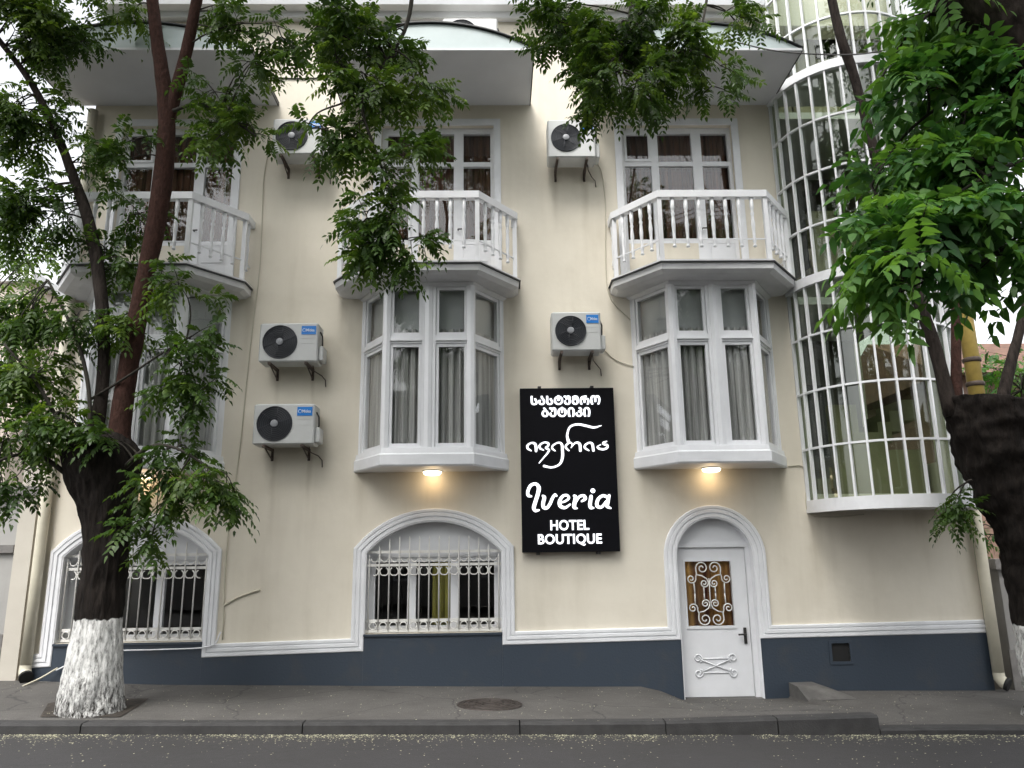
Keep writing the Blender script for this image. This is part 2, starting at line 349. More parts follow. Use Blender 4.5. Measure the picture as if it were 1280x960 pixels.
M['black'] = mat('black_opening', (.008, .008, .008), .8, .1, 4)
M['road'] = ground_mat('asphalt_road', (.046, .044, .046), (.018, .017, .018), (.024, .023, .023), .9, .8)
M['pave'] = ground_mat('worn_asphalt_pavement', (.135, .127, .118), (.055, .052, .049), (.052, .049, .045), 1.5, .9)
M['kerb'] = mat('dark_basalt_kerb', (.040, .039, .039), .85, .2, 6, .5, 60)
M['concrete'] = mat('weathered_concrete', (.12, .115, .108), .9, .2, 5, .5, 50)
M['earth'] = mat('bare_tree_pit_soil', (.045, .036, .028), .95, .3, 12, .8, 40)
M['castiron'] = mat('worn_cast_iron', (.075, .062, .055), .6, .3, 18, .2, 60, metal=.4)
M['greyplaster'] = stucco('grey_cement_render', (.24, .235, .225), (.15, .145, .14))
M['greylight'] = stucco('pale_grey_render', (.34, .335, .32), (.22, .215, .205)); M['creamgrey'] = stucco('cream_grey_render', (.50, .47, .41), (.40, .37, .32))
M['greystone'] = mat('grey_stone', (.22, .21, .2), .9, .2, 5, .4, 40)
M['palewall'] = stucco('pale_pink_render', (.60, .52, .46), (.46, .40, .36))
M['brickfar'] = stucco('red_brown_render', (.21, .135, .10), (.14, .09, .07))
M['tile'] = mat('red_roof_tile', (.17, .09, .06), .8, .25, 6)
M['ground'] = mat('bare_ground', (.10, .095, .085), .95, .2, .5)
M['petal'] = mat('fallen_blossom', (.62, .60, .42), .8, .2, 30)
M['barkL'] = bark_mat('dark_bark_with_limewash', (.024, .019, .016), (.006, .005, .0045), paint_z=.93, scale=11)
M['barkstem'] = bark_mat('red_brown_bark', (.070, .034, .026), (.028, .015, .012), scale=14, zs=.5)
M['barkR'] = bark_mat('dark_bark', (.050, .040, .034), (.013, .010, .009), scale=10)
M['twig'] = mat('twig_bark', (.035, .03, .022), .9, .2, 10)
M['leafA'] = leaf_mat('green_leaf', (.020, .045, .010), (.044, .088, .017), (.105, .165, .030))
M['leafB'] = leaf_mat('fresh_green_leaf', (.020, .068, .022), (.044, .125, .034), (.105, .215, .050))

# ------------------------------------------------------------------ the ground
def interp(x, P):
    return float(np.interp(x, [p[0] for p in P], [p[1] for p in P]))
ZW = [(-20, .51), (-5.8, .27), (-4.2, .2), (.16, .11), (1.78, .085), (2.02, .03), (2.28, -.078), (3.3, -.086), (3.62, -.08), (3.66, -.03), (4.2, 0.0), (6.2, -.03), (20, -.26)]
ZK = [(-20, .43), (-4.1, .165), (.12, .105), (1.5, .09), (3.71, .115), (3.73, -.005), (4.5, -.012), (6, -.04), (20, -.27)]
KY = -2.2
def zroad(x): return .002-.0168*x
def zpave(x, y):
    t = min(1, max(0, -y/2.2)); s_ = t*t*(3-2*t) if 1.7 < x < 3.7 else t
    return interp(x, ZW)*(1-s_)+interp(x, ZK)*s_
def ground_pt(px, py):
    best = None
    for i in range(4000):
        Y = 0-.001*i*1.0
        p = at(px, py, Y); z = zpave(p.x, Y) if Y > KY else zroad(p.x)
        if best is None or abs(p.z-z) < best[0]: best = (abs(p.z-z), p)
    return best[1]
xs = sorted(set([round(-20+.2*i, 3) for i in range(201)]+[p[0] for p in ZW]+[p[0] for p in ZK]))
ys = [0.06, -.1]+[-.3*i for i in range(1, 7)]+[-1.95, KY+.16]
mb = MB(); vs = [(x, y, zpave(x, y)+(.004*noise.noise((x*1.5, y*1.5, 0)) if 0 > y > KY+.2 else 0)) for y in ys for x in xs]; nx = len(xs)
mb.add(vs, [(j*nx+i, (j+1)*nx+i, (j+1)*nx+i+1, j*nx+i+1) for j in range(len(ys)-1) for i in range(nx-1)], True)
pave = mb.build('pavement', M['pave'], fixn=False); tag(pave, kind='structure')
# kerbstones, each its own block
kx = [-20, -16.5, -13, -10, -7.1, -5.3, -4.02, -1.9, .2, 1.62, 2.72, 3.72, 5.3, 7.2, 9.5, 12, 15, 20]
for a, b in zip(kx[:-1], kx[1:]):
    mb = MB(); n = 6; g = .006; pts = []
    for i in range(n+1):
        x = a+g+(b-a-2*g)*i/n; zt = zpave(min(max(x, a+.012), b-.012), KY)
        pts.append((x, zt+.004+.003*noise.noise((x*3, 1, 0)), .004*noise.noise((x*4, 5, 0))))
    vs = []
    for (x, zt, dy) in pts:
        vs += [(x, KY+.17, zt-.3), (x, KY+.17, zt), (x, KY+.025+dy, zt), (x, KY+dy, zt-.022), (x, KY+dy-.004, zt-.3)]
    fs = [(i*5+j, i*5+j+1, (i+1)*5+j+1, (i+1)*5+j) for i in range(n) for j in range(4)]+[(0, 1, 2, 3, 4), tuple(n*5+j for j in (4, 3, 2, 1, 0))]
    mb.add(vs, fs).build('kerbstone', M['kerb'], pave)
# road and ground
mb = MB(); rx = [-60+3*i for i in range(41)]; ry = [KY+.05, -3, -4, -6, -9, -14]
vs = [(x, y, zroad(x)) for y in ry for x in rx]; n = len(rx)
mb.add(vs, [(j*n+i, (j+1)*n+i, (j+1)*n+i+1, j*n+i+1) for j in range(len(ry)-1) for i in range(n-1)], True)
tag(mb.build('road', M['road'], fixn=False), kind='structure')
mb = MB().add([(-500, -500, 8.0), (500, -500, -8.8), (500, 500, -8.8), (-500, 500, 8.0)], [(0, 1, 2, 3)])
gr = mb.build('ground', M['ground'], fixn=False); gr.location.z = -.25; tag(gr, kind='structure')
# tree pit and manhole
pit = MB(); poly = []
for i, (px, py) in enumerate(((50, 897), (60, 880), (95, 874), (186, 874), (172, 884), (150, 897))):
    g_ = ground_pt(px, py); poly.append((g_.x, g_.y, zpave(g_.x, g_.y)+.008))
pit.add(poly, [tuple(range(6))]); tag(pit.build('tree_pit', M['earth']), kind='structure')
mp_ = ground_pt(612, 881); mz = zpave(mp_.x, mp_.y)
man = empty('manhole_cover', (mp_.x, mp_.y, mz), 'round worn cast-iron manhole cover set in the grey pavement', 'manhole cover')
mb = MB().lathe([(.36, -.02), (.36, .010), (.335, .013), (.33, .006)], 32); mb.build('rim', M['castiron'], man)
mb = MB().lathe([(.325, -.02), (.325, .009), (.318, .012)], 32); cov = mb.build('cover', M['castiron'], man)
mb = MB()
for r_ in (.08, .16, .24, .29): mb.torus((0, 0, .012), r_, .008, 'z', 28, 5)
for k in range(8):
    a = k*math.pi/4; mb.tube([(.09*math.cos(a), .09*math.sin(a), .012), (.29*math.cos(a), .29*math.sin(a), .012)], .007, 5)
mb.build('raised_pattern', M['castiron'], cov)
man.rotation_euler = (0, R(.9), 0)
# concrete wedge by the door
wd = MB(); x0, x1, x2 = 3.64, 3.93, 4.22
P = []
for (x, zt) in ((x0, .10), (x1, .105), (x2, zpave(x2, 0)+.005)):
    for (y, k) in ((0.0, 1), (-.30, .9), (-.62, 0.05)):
        zz = zpave(x, y); P.append((x, y, zz+max(.0, (zt-zpave(x, 0)))*k+.006)); P.append((x, y, zz-.15))
fs = []
for i in range(2):
    for j in range(2): a = (i*3+j)*2; fs.append((a, a+2, a+8, a+6))
fs += [(0, 1, 3, 2), (2, 3, 5, 4), (4, 5, 11, 10), (10, 11, 17, 16)]
tag(wd.add(P, fs).build('concrete_wedge', M['concrete']), 'low sloping concrete wedge on pavement against blue plinth right of door', 'wedge')

# ------------------------------------------------------------------ the hotel
H = empty('hotel_building', (0, 0, 0), 'cream stucco three-storey hotel with white bays, balconies and slate blue plinth', 'building')
XL, XR = -5.85, 6.25
BAYS = [-4.63, -.87, 2.855]
WIN = [(-5.56, -3.71, .70), (-1.70, .05, .76)]      # arched windows: x0, x1, sill z
SPR, RISE = 1.76, .40
DX0, DX1, DSPR = 2.315, 3.325, 1.655
FR = [-4.585, -.83, 2.69]                            # french window centres
TC, TR = 5.16, 1.05                                  # stair tower centre, radius
def arch(x0, x1, z, rise, n=16):
    h = (x1-x0)/2; Rr = (h*h+rise*rise)/(2*rise); a = math.asin(min(1, h/Rr)); c = (x0+x1)/2; zc = z+rise-Rr
    if rise >= h*.99: a = math.pi/2
    return [(c+Rr*math.sin(t), zc+Rr*math.cos(t)) for t in np.linspace(-a, a, n+1)]
holes = []
for (a, b, s_) in WIN: holes.append([(a, s_)]+arch(a, b, SPR, RISE)+[(b, s_)])
holes.append([(DX0, -.5)]+arch(DX0, DX1, DSPR, (DX1-DX0)/2)+[(DX1, -.5)])
for c in BAYS: holes.append([(c-.86, 3.02), (c-.86, 5.14), (c+.86, 5.14), (c+.86, 3.02)])
for c in FR: holes.append([(c-.82, 5.36), (c-.82, 7.9), (c+.82, 7.9), (c+.82, 5.36)])
holes.append([(TC-.93, 2.45), (TC-.93, 9.6), (TC+.93, 9.6), (TC+.93, 2.45)])
outer = [(XL, -.6), (XR, -.6), (XR, 10.3), (XL, 10.3)]
loops = [[Vector((p[0], p[1], 0)) for p in outer]]+[[Vector((p[0], p[1], 0)) for p in h] for h in holes]
allp = [p for l in loops for p in l]
mb = MB(); mb.add([(p.x, 0, p.y) for p in allp], [tuple(t) for t in tessellate_polygon(loops)])
for h in holes:
    n = len(h); mb.add([(p[0], 0, p[1]) for p in h]+[(p[0], .32, p[1]) for p in h], [(i, (i+1) % n, (i+1) % n+n, i+n) for i in range(n)])
mb.add([(p[0], y, p[1]) for y in (0, .32) for p in outer], [(0, 1, 5, 4), (1, 2, 6, 5), (2, 3, 7, 6), (3, 0, 4, 7)])
mb.build('facade_wall', M['wall'], H, fixn=False)
# rear shell, floors and partitions: closed dark rooms
mb = MB(); mb.box(XL, XL+.25, .32, 7, -.6, 10.3).box(XR-.15, XR, 2.42, 7, -.6, 10.3).box(XR-.15, XR, .32, 2.42, -.6, 2.9).box(XR-.15, XR, .32, 2.42, 5.31, 10.3).box(XL, XR, 7, 7.25, -.6, 10.3)
mb.build('outer_walls', M['wall'], H)
tag(MB().box(XL-.02, XR+.02, .33, 7.3, 10.3, 10.45).build('roof', M['roofsheet'], H))
for z0, z1 in ((-.5, -.3), (2.52, 2.72), (5.2, 5.34), (8.15, 8.3)):
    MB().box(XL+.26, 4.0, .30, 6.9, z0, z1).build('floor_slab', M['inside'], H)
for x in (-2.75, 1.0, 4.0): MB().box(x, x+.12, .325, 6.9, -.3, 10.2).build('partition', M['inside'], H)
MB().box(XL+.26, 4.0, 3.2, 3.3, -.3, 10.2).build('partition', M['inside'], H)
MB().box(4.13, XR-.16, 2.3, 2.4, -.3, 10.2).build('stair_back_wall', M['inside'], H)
# cornice at the top of the wall
mb = MB(); prof = [(0, .0), (0, -.10), (.08, -.14), (.10, -.26), (.24, -.30), (.30, -.30), (.30, 0)]
mb.sweep_wall([(XL, 9.66), (TC-TR-.02, 9.66)], prof); mb.build('cornice', M['white'], H)

# continuous moulding: base band that climbs round each opening
prof = [(0.0, .03), (0.0, -.028), (.010, -.036), (.045, -.036), (.051, -.024), (.060, -.024), (.066, -.042), (.10, -.042), (.106, -.028), (.115, -.028), (.121, -.04), (.15, -.04), (.16, -.032), (.16, .01)]
path = [(-5.79, .42), (WIN[0][0], .43)]+arch(*WIN[0][:2], SPR, RISE)+[(WIN[0][1], .51), (WIN[1][0], .555)]+arch(*WIN[1][:2], SPR, RISE)+[(WIN[1][1], .605), (DX0, .635)]
mo1 = path+arch(DX0, DX1, DSPR, (DX1-DX0)/2, 22)+[(DX1, .635), (XR-.02, .665)]
MB().sweep_wall(mo1, prof).build('moulding', M['white'], H)
lin = [(0.0, -.03), (-.008, -.03), (-.008, .16), (0.0, .16)]
MB().sweep_wall([(DX0, -.08)]+arch(DX0, DX1, DSPR, (DX1-DX0)/2, 22)+[(DX1, -.08)], lin).build('reveal_lining', M['white'], H)
for (a, b, s_) in WIN: MB().sweep_wall([(a, s_)]+arch(a, b, SPR, RISE)+[(b, s_)], lin).build('reveal_lining', M['white'], H)
# plinth pieces
def plinth(x0, x1, za, zb):
    MB().prism([(x0, -.55), (x1, -.55), (x1, zb), (x0, za)], .02, -.022, 'y').build('plinth', M['plinth'], H)
plinth(-5.80, WIN[0][0], .425, .435); plinth(WIN[0][0]+.001, WIN[0][1]-.001, .68, .70); plinth(WIN[0][1], WIN[1][0], .515, .56)
plinth(WIN[1][0]+.001, WIN[1][1]-.001, .745, .76); plinth(WIN[1][1], DX0, .61, .64)
plinth(DX1, 4.21, .64, .645); plinth(4.47, XR, .648, .67)
MB().prism([(4.21, .58), (4.47, .58), (4.47, .648), (4.21, .645)], .02, -.0221, 'y').build('plinth', M['plinth'], H)
MB().prism([(4.21, -.55), (4.47, -.55), (4.47, .335), (4.21, .335)], .02, -.0221, 'y').build('plinth', M['plinth'], H)
v = MB(); v.box(4.19, 4.225, -.032, -.02, .31, .6).box(4.455, 4.49, -.032, -.02, .31, .6).box(4.225, 4.455, -.032, -.02, .565, .6).box(4.225, 4.455, -.032, -.02, .31, .345)
vo = v.build('vent_opening', M['plinth'], H)
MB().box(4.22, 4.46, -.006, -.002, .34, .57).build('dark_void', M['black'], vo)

# ---- arched windows
def curtain(x0, x1, y, z0, z1, mat_, parent, waves=6, amp=.03, name='curtain', origin=(0, 0, 0)):
    n = max(24, int(waves*8)); mb = MB(); vs = []; ph = random.random()*6
    for i in range(n+1):
        t = i/n; x = x0+(x1-x0)*t; yy = y+amp*math.sin(waves*2*math.pi*t+ph)+amp*.5*math.sin(waves*4.7*math.pi*t+ph*2)
        vs += [(x, yy, z0), (x, y+(yy-y)*.6, z1)]
    vs += [(v_[0], v_[1]+.006, v_[2]) for v_ in vs]; o = 2*(n+1)
    fs = [(2*i, 2*i+2, 2*i+3, 2*i+1) for i in range(n)]+[(o+2*i, o+2*i+1, o+2*i+3, o+2*i+2) for i in range(n)]
    fs += [(2*i, o+2*i, o+2*i+2, 2*i+2) for i in range(n)]
    return mb.add(vs, fs, True).build(name, mat_, parent, fixn=False)
def arched_window(x0, x1, sill):
    c = (x0+x1)/2; h = (x1-x0)/2; yf = .17
    f = MB(); zt = SPR-.06; z0 = sill+.02
    f.box(-h, -h+.10, yf, yf+.06, z0, zt).box(h-.10, h, yf, yf+.06, z0, zt)
    for mx in (-.30, .26): f.box(mx-.055, mx+.055, yf, yf+.06, z0+.06, zt-.06)
    f.box(-h+.10, h-.10, yf, yf+.06, z0, z0+.06).box(-h+.10, h-.10, yf, yf+.06, zt-.06, zt)
    win = f.build('arched_window', M['whiteframe'], H, (c, 0, 0))
    MB().prism([(-h, zt)]+[(p[0]-c, p[1]) for p in arch(x0, x1, SPR, RISE)]+[(h, zt)], yf-.02, yf+.08, 'y').build('tympanum', M['panel'], win)
    for a, b in ((-h+.10, -.355), (-.245, .205), (.315, h-.10)):
        MB().box(a, b, yf+.025, yf+.031, z0+.06, zt-.06).build('pane', M['glass'], win)
    MB().box(-h-.0, h+.0, -.045, yf, sill-.028, sill-.002).build('sill', M['plinth'], win)
    if x0 > -3: curtain(-.04, .20, yf+.11, z0, zt, M['curt_olive'], win, 3)
    # grille: rails, then each bar
    g = MB(); yg = .045; zr = [SPR+.01, SPR-.155, sill+.155, sill+.03]
    for z in zr: g.box(-h+.002, h-.002, yg-.008, yg+.008, z-.017, z+.017)
    gr_ = g.build('grille_rail', M['iron_white'], win)
    bar = None; nb = 14; sp = (2*h-.08)/(nb-1)
    Rr = (h*h+RISE*RISE)/(2*RISE)
    for i in range(nb):
        x = -h+.04+sp*i; top = min(SPR+.21, SPR+RISE-Rr+math.sqrt(Rr*Rr-x*x)-.06)
        b = MB().tube([(0, 0, sill+.035), (0, 0, top-.04), (0, 0, top)], [.0095, .0095, .002], 6); b.build('bar', M['iron_white'], win, (x, yg-.017, 0))
    rg = MB().torus((0, 0, 0), .045, .0085, 'y', 18, 5).build('ring', M['iron_white'], win, (-h+.04+sp*.5, yg-.004, sill+.092))
    cs = MB()
    for s_ in (-1, 1):
        pts = [(s_*(.055-.045*math.cos(a)), 0, -.06+.05*math.sin(a)) for a in np.linspace(-1.9, 1.2, 12)]
        cs.tube(pts, .008, 5)
    ws = cs.build('scroll', M['iron_white'], win, (-h+.04+sp, yg-.02, zr[1]-.02))
    wr = MB().tube([(.045*math.cos(a), 0, .045*math.sin(a)) for a in np.linspace(math.pi, 2*math.pi, 14)], .008, 5).build('arc', M['iron_white'], win, (-h+.04+sp*.5, yg-.004, (zr[0]+zr[1])/2+.0))
    for i in range(1, nb-1):
        link_copy(rg, win, (-h+.04+sp*(i+.5), yg-.004, sill+.092))
        if i > 1: link_copy(ws, win, (-h+.04+sp*i, yg-.02, zr[1]-.02))
        link_copy(wr, win, (-h+.04+sp*(i+.5), yg-.004, (zr[0]+zr[1])/2))
    return win
for wnd in WIN: arched_window(*wnd)

# ---- door
yd = .13; leaf = MB(); dz0, dz1 = -.075, 1.775
pa = (2.455, 3.06, .785, 1.60)
leaf.box(DX0+.012, pa[0], yd, yd+.05, dz0, dz1).box(pa[1], DX1-.075, yd, yd+.05, dz0, dz1).box(pa[0], pa[1], yd, yd+.05, dz0, pa[2]).box(pa[0], pa[1], yd, yd+.05, pa[3], dz1)
door = leaf.build('front_door', M['panel'], H)
b = MB(); e = .022
b.box(pa[0]-e, pa[1]+e, yd-.012, yd, pa[2]-e-.012, pa[2]).box(pa[0]-e, pa[1]+e, yd-.012, yd, pa[3], pa[3]+e).box(pa[0]-e, pa[0], yd-.012, yd, pa[2], pa[3]).box(pa[1], pa[1]+e, yd-.012, yd, pa[2], pa[3])
b.build('glazing_bead', M['panel'], door)
fr_ = MB().box(DX1-.07, DX1-.002, yd-.03, yd+.08, -.1, dz1).box(DX0+.002, DX0+.010, yd-.03, yd+.08, -.1, dz1).box(DX0+.002, DX1-.002, yd-.03, yd+.08, dz1+.004, dz1+.05)
fr_.build('door_frame', M['panel'], door)
MB().prism([(DX0+.001, dz1+.05)]+[(p[0], p[1]) for p in arch(DX0+.001, DX1-.001, DSPR+.0, (DX1-DX0)/2-.001, 22) if p[1] > dz1+.06]+[(DX1-.001, dz1+.05)], yd-.01, yd+.08, 'y').build('tympanum', M['panel'], door)
MB().box(pa[0], pa[1], yd+.02, yd+.026, pa[2], pa[3]).build('pane', M['glass'], door)
curtain(pa[0]-.02, pa[1]+.02, yd+.055, .7, 1.7, M['curt_gold'], door, 5, .012)
def spiral(cx, cz, r0, a0, turns, n=22, r1=.16):
    # from the outer end (angle a0, radius r0) winding inwards
    return [(cx+r0*(1-(1-r1)*t)*math.cos(a0+turns*2*math.pi*t), cz+r0*(1-(1-r1)*t)*math.sin(a0+turns*2*math.pi*t)) for t in np.linspace(0, 1, n)]
pcx, pcz = (pa[0]+pa[1])/2, (pa[2]+pa[3])/2; kx_, kz_ = .302/170, .407/228
def scroll_strokes():
    out = []
    A = spiral(-48, 180, 47, math.pi*1.05, -1.6); B = spiral(-128, 103, 36, math.pi*.12, -1.45); C = spiral(-38, 75, 32, math.pi*.1, 1.4)
    A = spiral(-46, 180, 48, R(200), -1.55); B = spiral(-130, 104, 36, R(20), -1.5); C = spiral(-36, 72, 31, R(10), -1.5)
    out.append(A[::-1]+[(-88, 140)]+B)
    out.append([(-84, 132), (-52, 126), (-16, 104)]+C)
    out.append([(-112, 72), (-110, 0)]); out.append([(-42, 42), (-42, 0)])
    return out
mk = 0
for st in scroll_strokes():
    for sx in (-1, 1):
        for sz in (-1, 1):
            mk += 1
            pts = [(pcx+sx*p[0]*kx_, yd-.012-.0004*mk, pcz+sz*p[1]*kz_) for p in st]
            MB().tube(pts, .0085, 6).build('grille_scroll', M['iron_white'], door)
MB().tube([(pcx, yd-.021, pcz-.19), (pcx, yd-.021, pcz+.19)], .007, 6).build('grille_bar', M['iron_white'], door)
# ornament low on the door
ox, oz = 2.775, .30; orn = MB()
for s_ in (-1, 1):
    orn.tube([(ox-.21, yd-.006, oz+s_*.085), (ox+.21, yd-.006, oz+s_*.085)], .008, 6)
    orn.tube([(ox-.19, yd-.012, oz-s_*.075), (ox+.19, yd-.012, oz+s_*.075)], .008, 6)
orn.build('ornament', M['panel'], door)
for sx in (-1, 1):
    for sz in (-1, 1):
        pts = [(ox+sx*(.225-p[0]), yd-.009, oz+sz*(.07+p[1])) for p in spiral(0, .02, .058, R(-60), 1.35, 24, .3)]
        MB().tube(pts, .009, 6).build('ornament_scroll', M['panel'], door)
hd = MB().box(3.165, 3.20, yd-.02, yd, .56, .76).build('handle_plate', M['black_iron'], door)
MB().tube([(3.182, yd-.02, .68), (3.182, yd-.06, .68), (3.12, yd-.065, .68), (3.08, yd-.06, .678)], .011, 8).build('handle', M['black_iron'], door)
MB().box(DX0-.02, DX1+.02, -.03, .5, -.3, -.082).build('threshold', M['concrete'], door)

# ---- bay windows
def bay(c, first):
    pl = [(-.975, .02), (-.55, -.62), (0, -.62), (.55, -.62), (.975, .02)]
    f = MB()
    def facet(a, b):
        a = Vector((a[0], a[1], 0)); b = Vector((b[0], b[1], 0)); u = (b-a); Ln = u.length; u.normalize(); nin = Vector((-u.y, u.x, 0))
        return Matrix(((u.x, nin.x, 0, a.x), (u.y, nin.y, 0, a.y), (0, 0, 1, 0), (0, 0, 0, 1))), Ln
    Z0, Z1, Z2, Z3, ZT = 2.99, 3.095, 4.352, 4.546, 5.127
    panes = []
    for i in range(4):
        Mx, Ln = facet(pl[i], pl[i+1])
        m0 = .065 if i != 2 else .088; m1 = .065 if i != 1 else .088
        if i in (0, 3): m0, m1 = (.09, .075) if i == 0 else (.075, .09)
        if i == 1: m0 = .05
        if i == 2: m1 = .05
        # main frame: stiles and rails butt end to end
        f.box(0.02, m0, .0, .09, Z0, 5.22, Mx); f.box(Ln-m1, Ln-.02, .0, .09, Z0, 5.22, Mx)
        f.box(m0, Ln-m1, .004, .085, Z0, Z1-.045, Mx); f.box(m0, Ln-m1, .004, .085, Z2+.045, Z3-.045, Mx); f.box(m0, Ln-m1, .004, .085, ZT+.045, 5.22, Mx)
        f.box(m0, Ln-m1, -.02, .004, Z2+.075, Z3-.10, Mx)
        for (za, zb) in ((Z1, Z2), (Z3, ZT)):
            e = .042
            f.box(m0+.004, m0+e, .018, .07, za-.044, zb+.044, Mx); f.box(Ln-m1-e, Ln-m1-.004, .018, .07, za-.044, zb+.044, Mx)
            f.box(m0+e, Ln-m1-e, .018, .07, za-.044, za, Mx); f.box(m0+e, Ln-m1-e, .018, .07, zb, zb+.044, Mx)
            panes.append((Mx, m0+e, Ln-m1-e, za, zb))
    o = f.build('bay_window', M['whiteframe'], H, (c, 0, 0))
    for (Mx, s0, s1, za, zb) in panes: MB().box(s0, s1, .04, .046, za, zb, Mx).build('pane', M['glass'], o)
    for p in pl:                       # corner posts
        MB().lathe([(.062, 2.985), (.062, 5.215)], 8, p[0]*.985, p[1]+.035, False).build('corner_post', M['whiteframe'], o)
    def off(k): return [(-.975-k, .01), (-.55-k*.6, -.62-k), (.55+k*.6, -.62-k), (.975+k, .01)]
    def ring(prof):
        mb = MB(); m = 4; vs = []
        for (k, z) in prof: vs += [(x, y, z) for (x, y) in off(k)]
        fs = [(r*m+i, r*m+(i+1) % m, (r+1)*m+(i+1) % m, (r+1)*m+i) for r in range(len(prof)-1) for i in range(m)]
        fs += [tuple(range(m)), tuple((len(prof)-1)*m+i for i in reversed(range(m)))]
        return mb.add(vs, fs)
    ring([(-.02, 2.80), (.045, 2.80), (.06, 2.82), (.062, 2.945), (.045, 2.965), (.035, 3.03), (.0, 3.035), (-.05, 3.035)]).build('sill', M['white'], o)
    ring([(.005, 5.17), (.05, 5.20), (.06, 5.24), (.0, 5.24)]).build('head_band', M['white'], o)
    # curtains follow the bay
    def cseg(a, b, dark=False):
        mb = MB(); a = Vector((*a, 0)); b = Vector((*b, 0)); n = 40; vs = []; u = (b-a).normalized(); nn = Vector((-u.y, u.x, 0)); ph = random.random()*6
        for i in range(n+1):
            t = i/n; w_ = .030*math.sin(t*(b-a).length*58+ph)+.014*math.sin(t*(b-a).length*131+ph*3)
            p = a+(b-a)*t+nn*w_; vs += [(p.x, p.y, 3.03), (p.x, p.y, 4.62)]
        vs += [(q[0], q[1]+.006, q[2]) for q in vs]; k = 2*(n+1)
        mb.add(vs, [(2*i, 2*i+2, 2*i+3, 2*i+1) for i in range(n)]+[(k+2*i, k+2*i+1, k+2*i+3, k+2*i+2) for i in range(n)], True)
        mb.build('curtain', M['curt_grey'], o, fixn=False)
    sp = {0: ((-.50, -.02), (.0, .50)), 1: ((-.50, -.13), (.05, .46)), 2: ((-.46, -.04), (.03, .50))}[first]
    for a, b in sp: cseg((a, -.49), (b, -.49))
    cseg((-.88, .05), (-.50, -.52)); cseg((.50, -.52), (.88, .05))
    MB().prism([(-.86, .06), (-.50, -.47), (.50, -.47), (.86, .06), (.84, .06), (.49, -.455), (-.49, -.455), (-.84, .06)], 4.60, 5.19, 'z').build('blind', M['blind'], o)
    return o
for i, c in enumerate(BAYS): bay(c, i)

# ---- balconies
bal_prof = [(.020, 5.585), (.024, 5.60), (.016, 5.615), (.014, 5.63), (.022, 5.66), (.022, 5.70), (.017, 5.72), (.019, 5.80), (.024, 5.90), (.017, 6.0), (.016, 6.02), (.023, 6.05), (.016, 6.08), (.020, 6.11), (.024, 6.13), (.024, 6.275)]
BAL = None
def balcony(c):
    global BAL
    pl = [(-1.20, .0), (-1.20, -.27), (-.70, -.91), (.70, -.91), (1.20, -.27), (1.20, .0)]
    def off(k): return [(-1.20-k, .02), (-1.20-k, -.27-k*.45), (-.70-k*.5, -.91-k), (.70+k*.5, -.91-k), (1.20+k, -.27-k*.45), (1.20+k, .02)]
    mb = MB(); vs = []; prof = [(-.16, 5.235), (.03, 5.265), (.055, 5.295), (.055, 5.345), (.03, 5.365), (0, 5.365)]; m = 6
    prof = [(-.13, 5.215), (-.02, 5.23), (.045, 5.27), (.05, 5.352), (-.02, 5.352)]
    for (k, z) in prof: vs += [(x, y, z) for (x, y) in off(k)]
    fs = [(r*m+i, r*m+(i+1) % m, (r+1)*m+(i+1) % m, (r+1)*m+i) for r in range(len(prof)-1) for i in range(m)]+[tuple(range(m)), tuple((len(prof)-1)*m+i for i in reversed(range(m)))]
    o = mb.add(vs, fs).build('balcony', M['slab'], H, (c, 0, 0))
    MB().prism(off(.075), 5.353, 5.368, 'z').build('drip_edge', M['roofsheet'], o)
    MB().prism(off(.06), 5.3685, 5.395, 'z').build('deck', M['slab'], o)
    def rail(r0, z0, z1, nm):
        mb = MB(); vs = []; L_ = []; R_ = []
        for i, p in enumerate(pl):
            p = Vector(p); d0 = (p-Vector(pl[i-1])).normalized() if i else None; d1 = (Vector(pl[i+1])-p).normalized() if i < 5 else None
            d0 = d0 or d1; d1 = d1 or d0; n0 = Vector((-d0.y, d0.x)); n1 = Vector((-d1.y, d1.x)); mt = (n0+n1).normalized(); k = r0/max(.3, mt.dot(n0))
            for sg in (-1, 1):
                for z in (z0, z1): q = p+mt*k*sg; vs.append((q.x, q.y, z))
        fs = []
        for i in range(5):
            a = i*4; b = a+4; fs += [(a, b, b+1, a+1), (a+2, a+3, b+3, b+2), (a+1, b+1, b+3, a+3), (a, a+2, b+2, b)]
        fs += [(0, 1, 3, 2), (20, 22, 23, 21)]
        mb.add(vs, fs).build(nm, M['white'], o)
    rail(.045, 6.275, 6.372, 'handrail'); rail(.008, 5.685, 5.701, 'lower_rail')
    for p in (pl[1], pl[2], pl[3], pl[4]): MB().box(p[0]-.028, p[0]+.028, p[1]-.028, p[1]+.028, 5.396, 6.274).build('post', M['white'], o)
    def run(a, b, n):
        global BAL
        for i in range(n):
            t = (i+1)/(n+1); loc = (a[0]+(b[0]-a[0])*t, a[1]+(b[1]-a[1])*t, 0)
            if BAL is None: BAL = MB().lathe([(r_*1.12, z) for r_, z in bal_prof], 10).build('baluster', M['white'], o, loc)
            else: link_copy(BAL, o, loc)
    run(pl[1], pl[2], 4); run(pl[2], pl[3], 7); run(pl[3], pl[4], 4); run(pl[0], pl[1], 1); run(pl[4], pl[5], 1)
for c in (-4.65, -.93, 2.86): balcony(c)

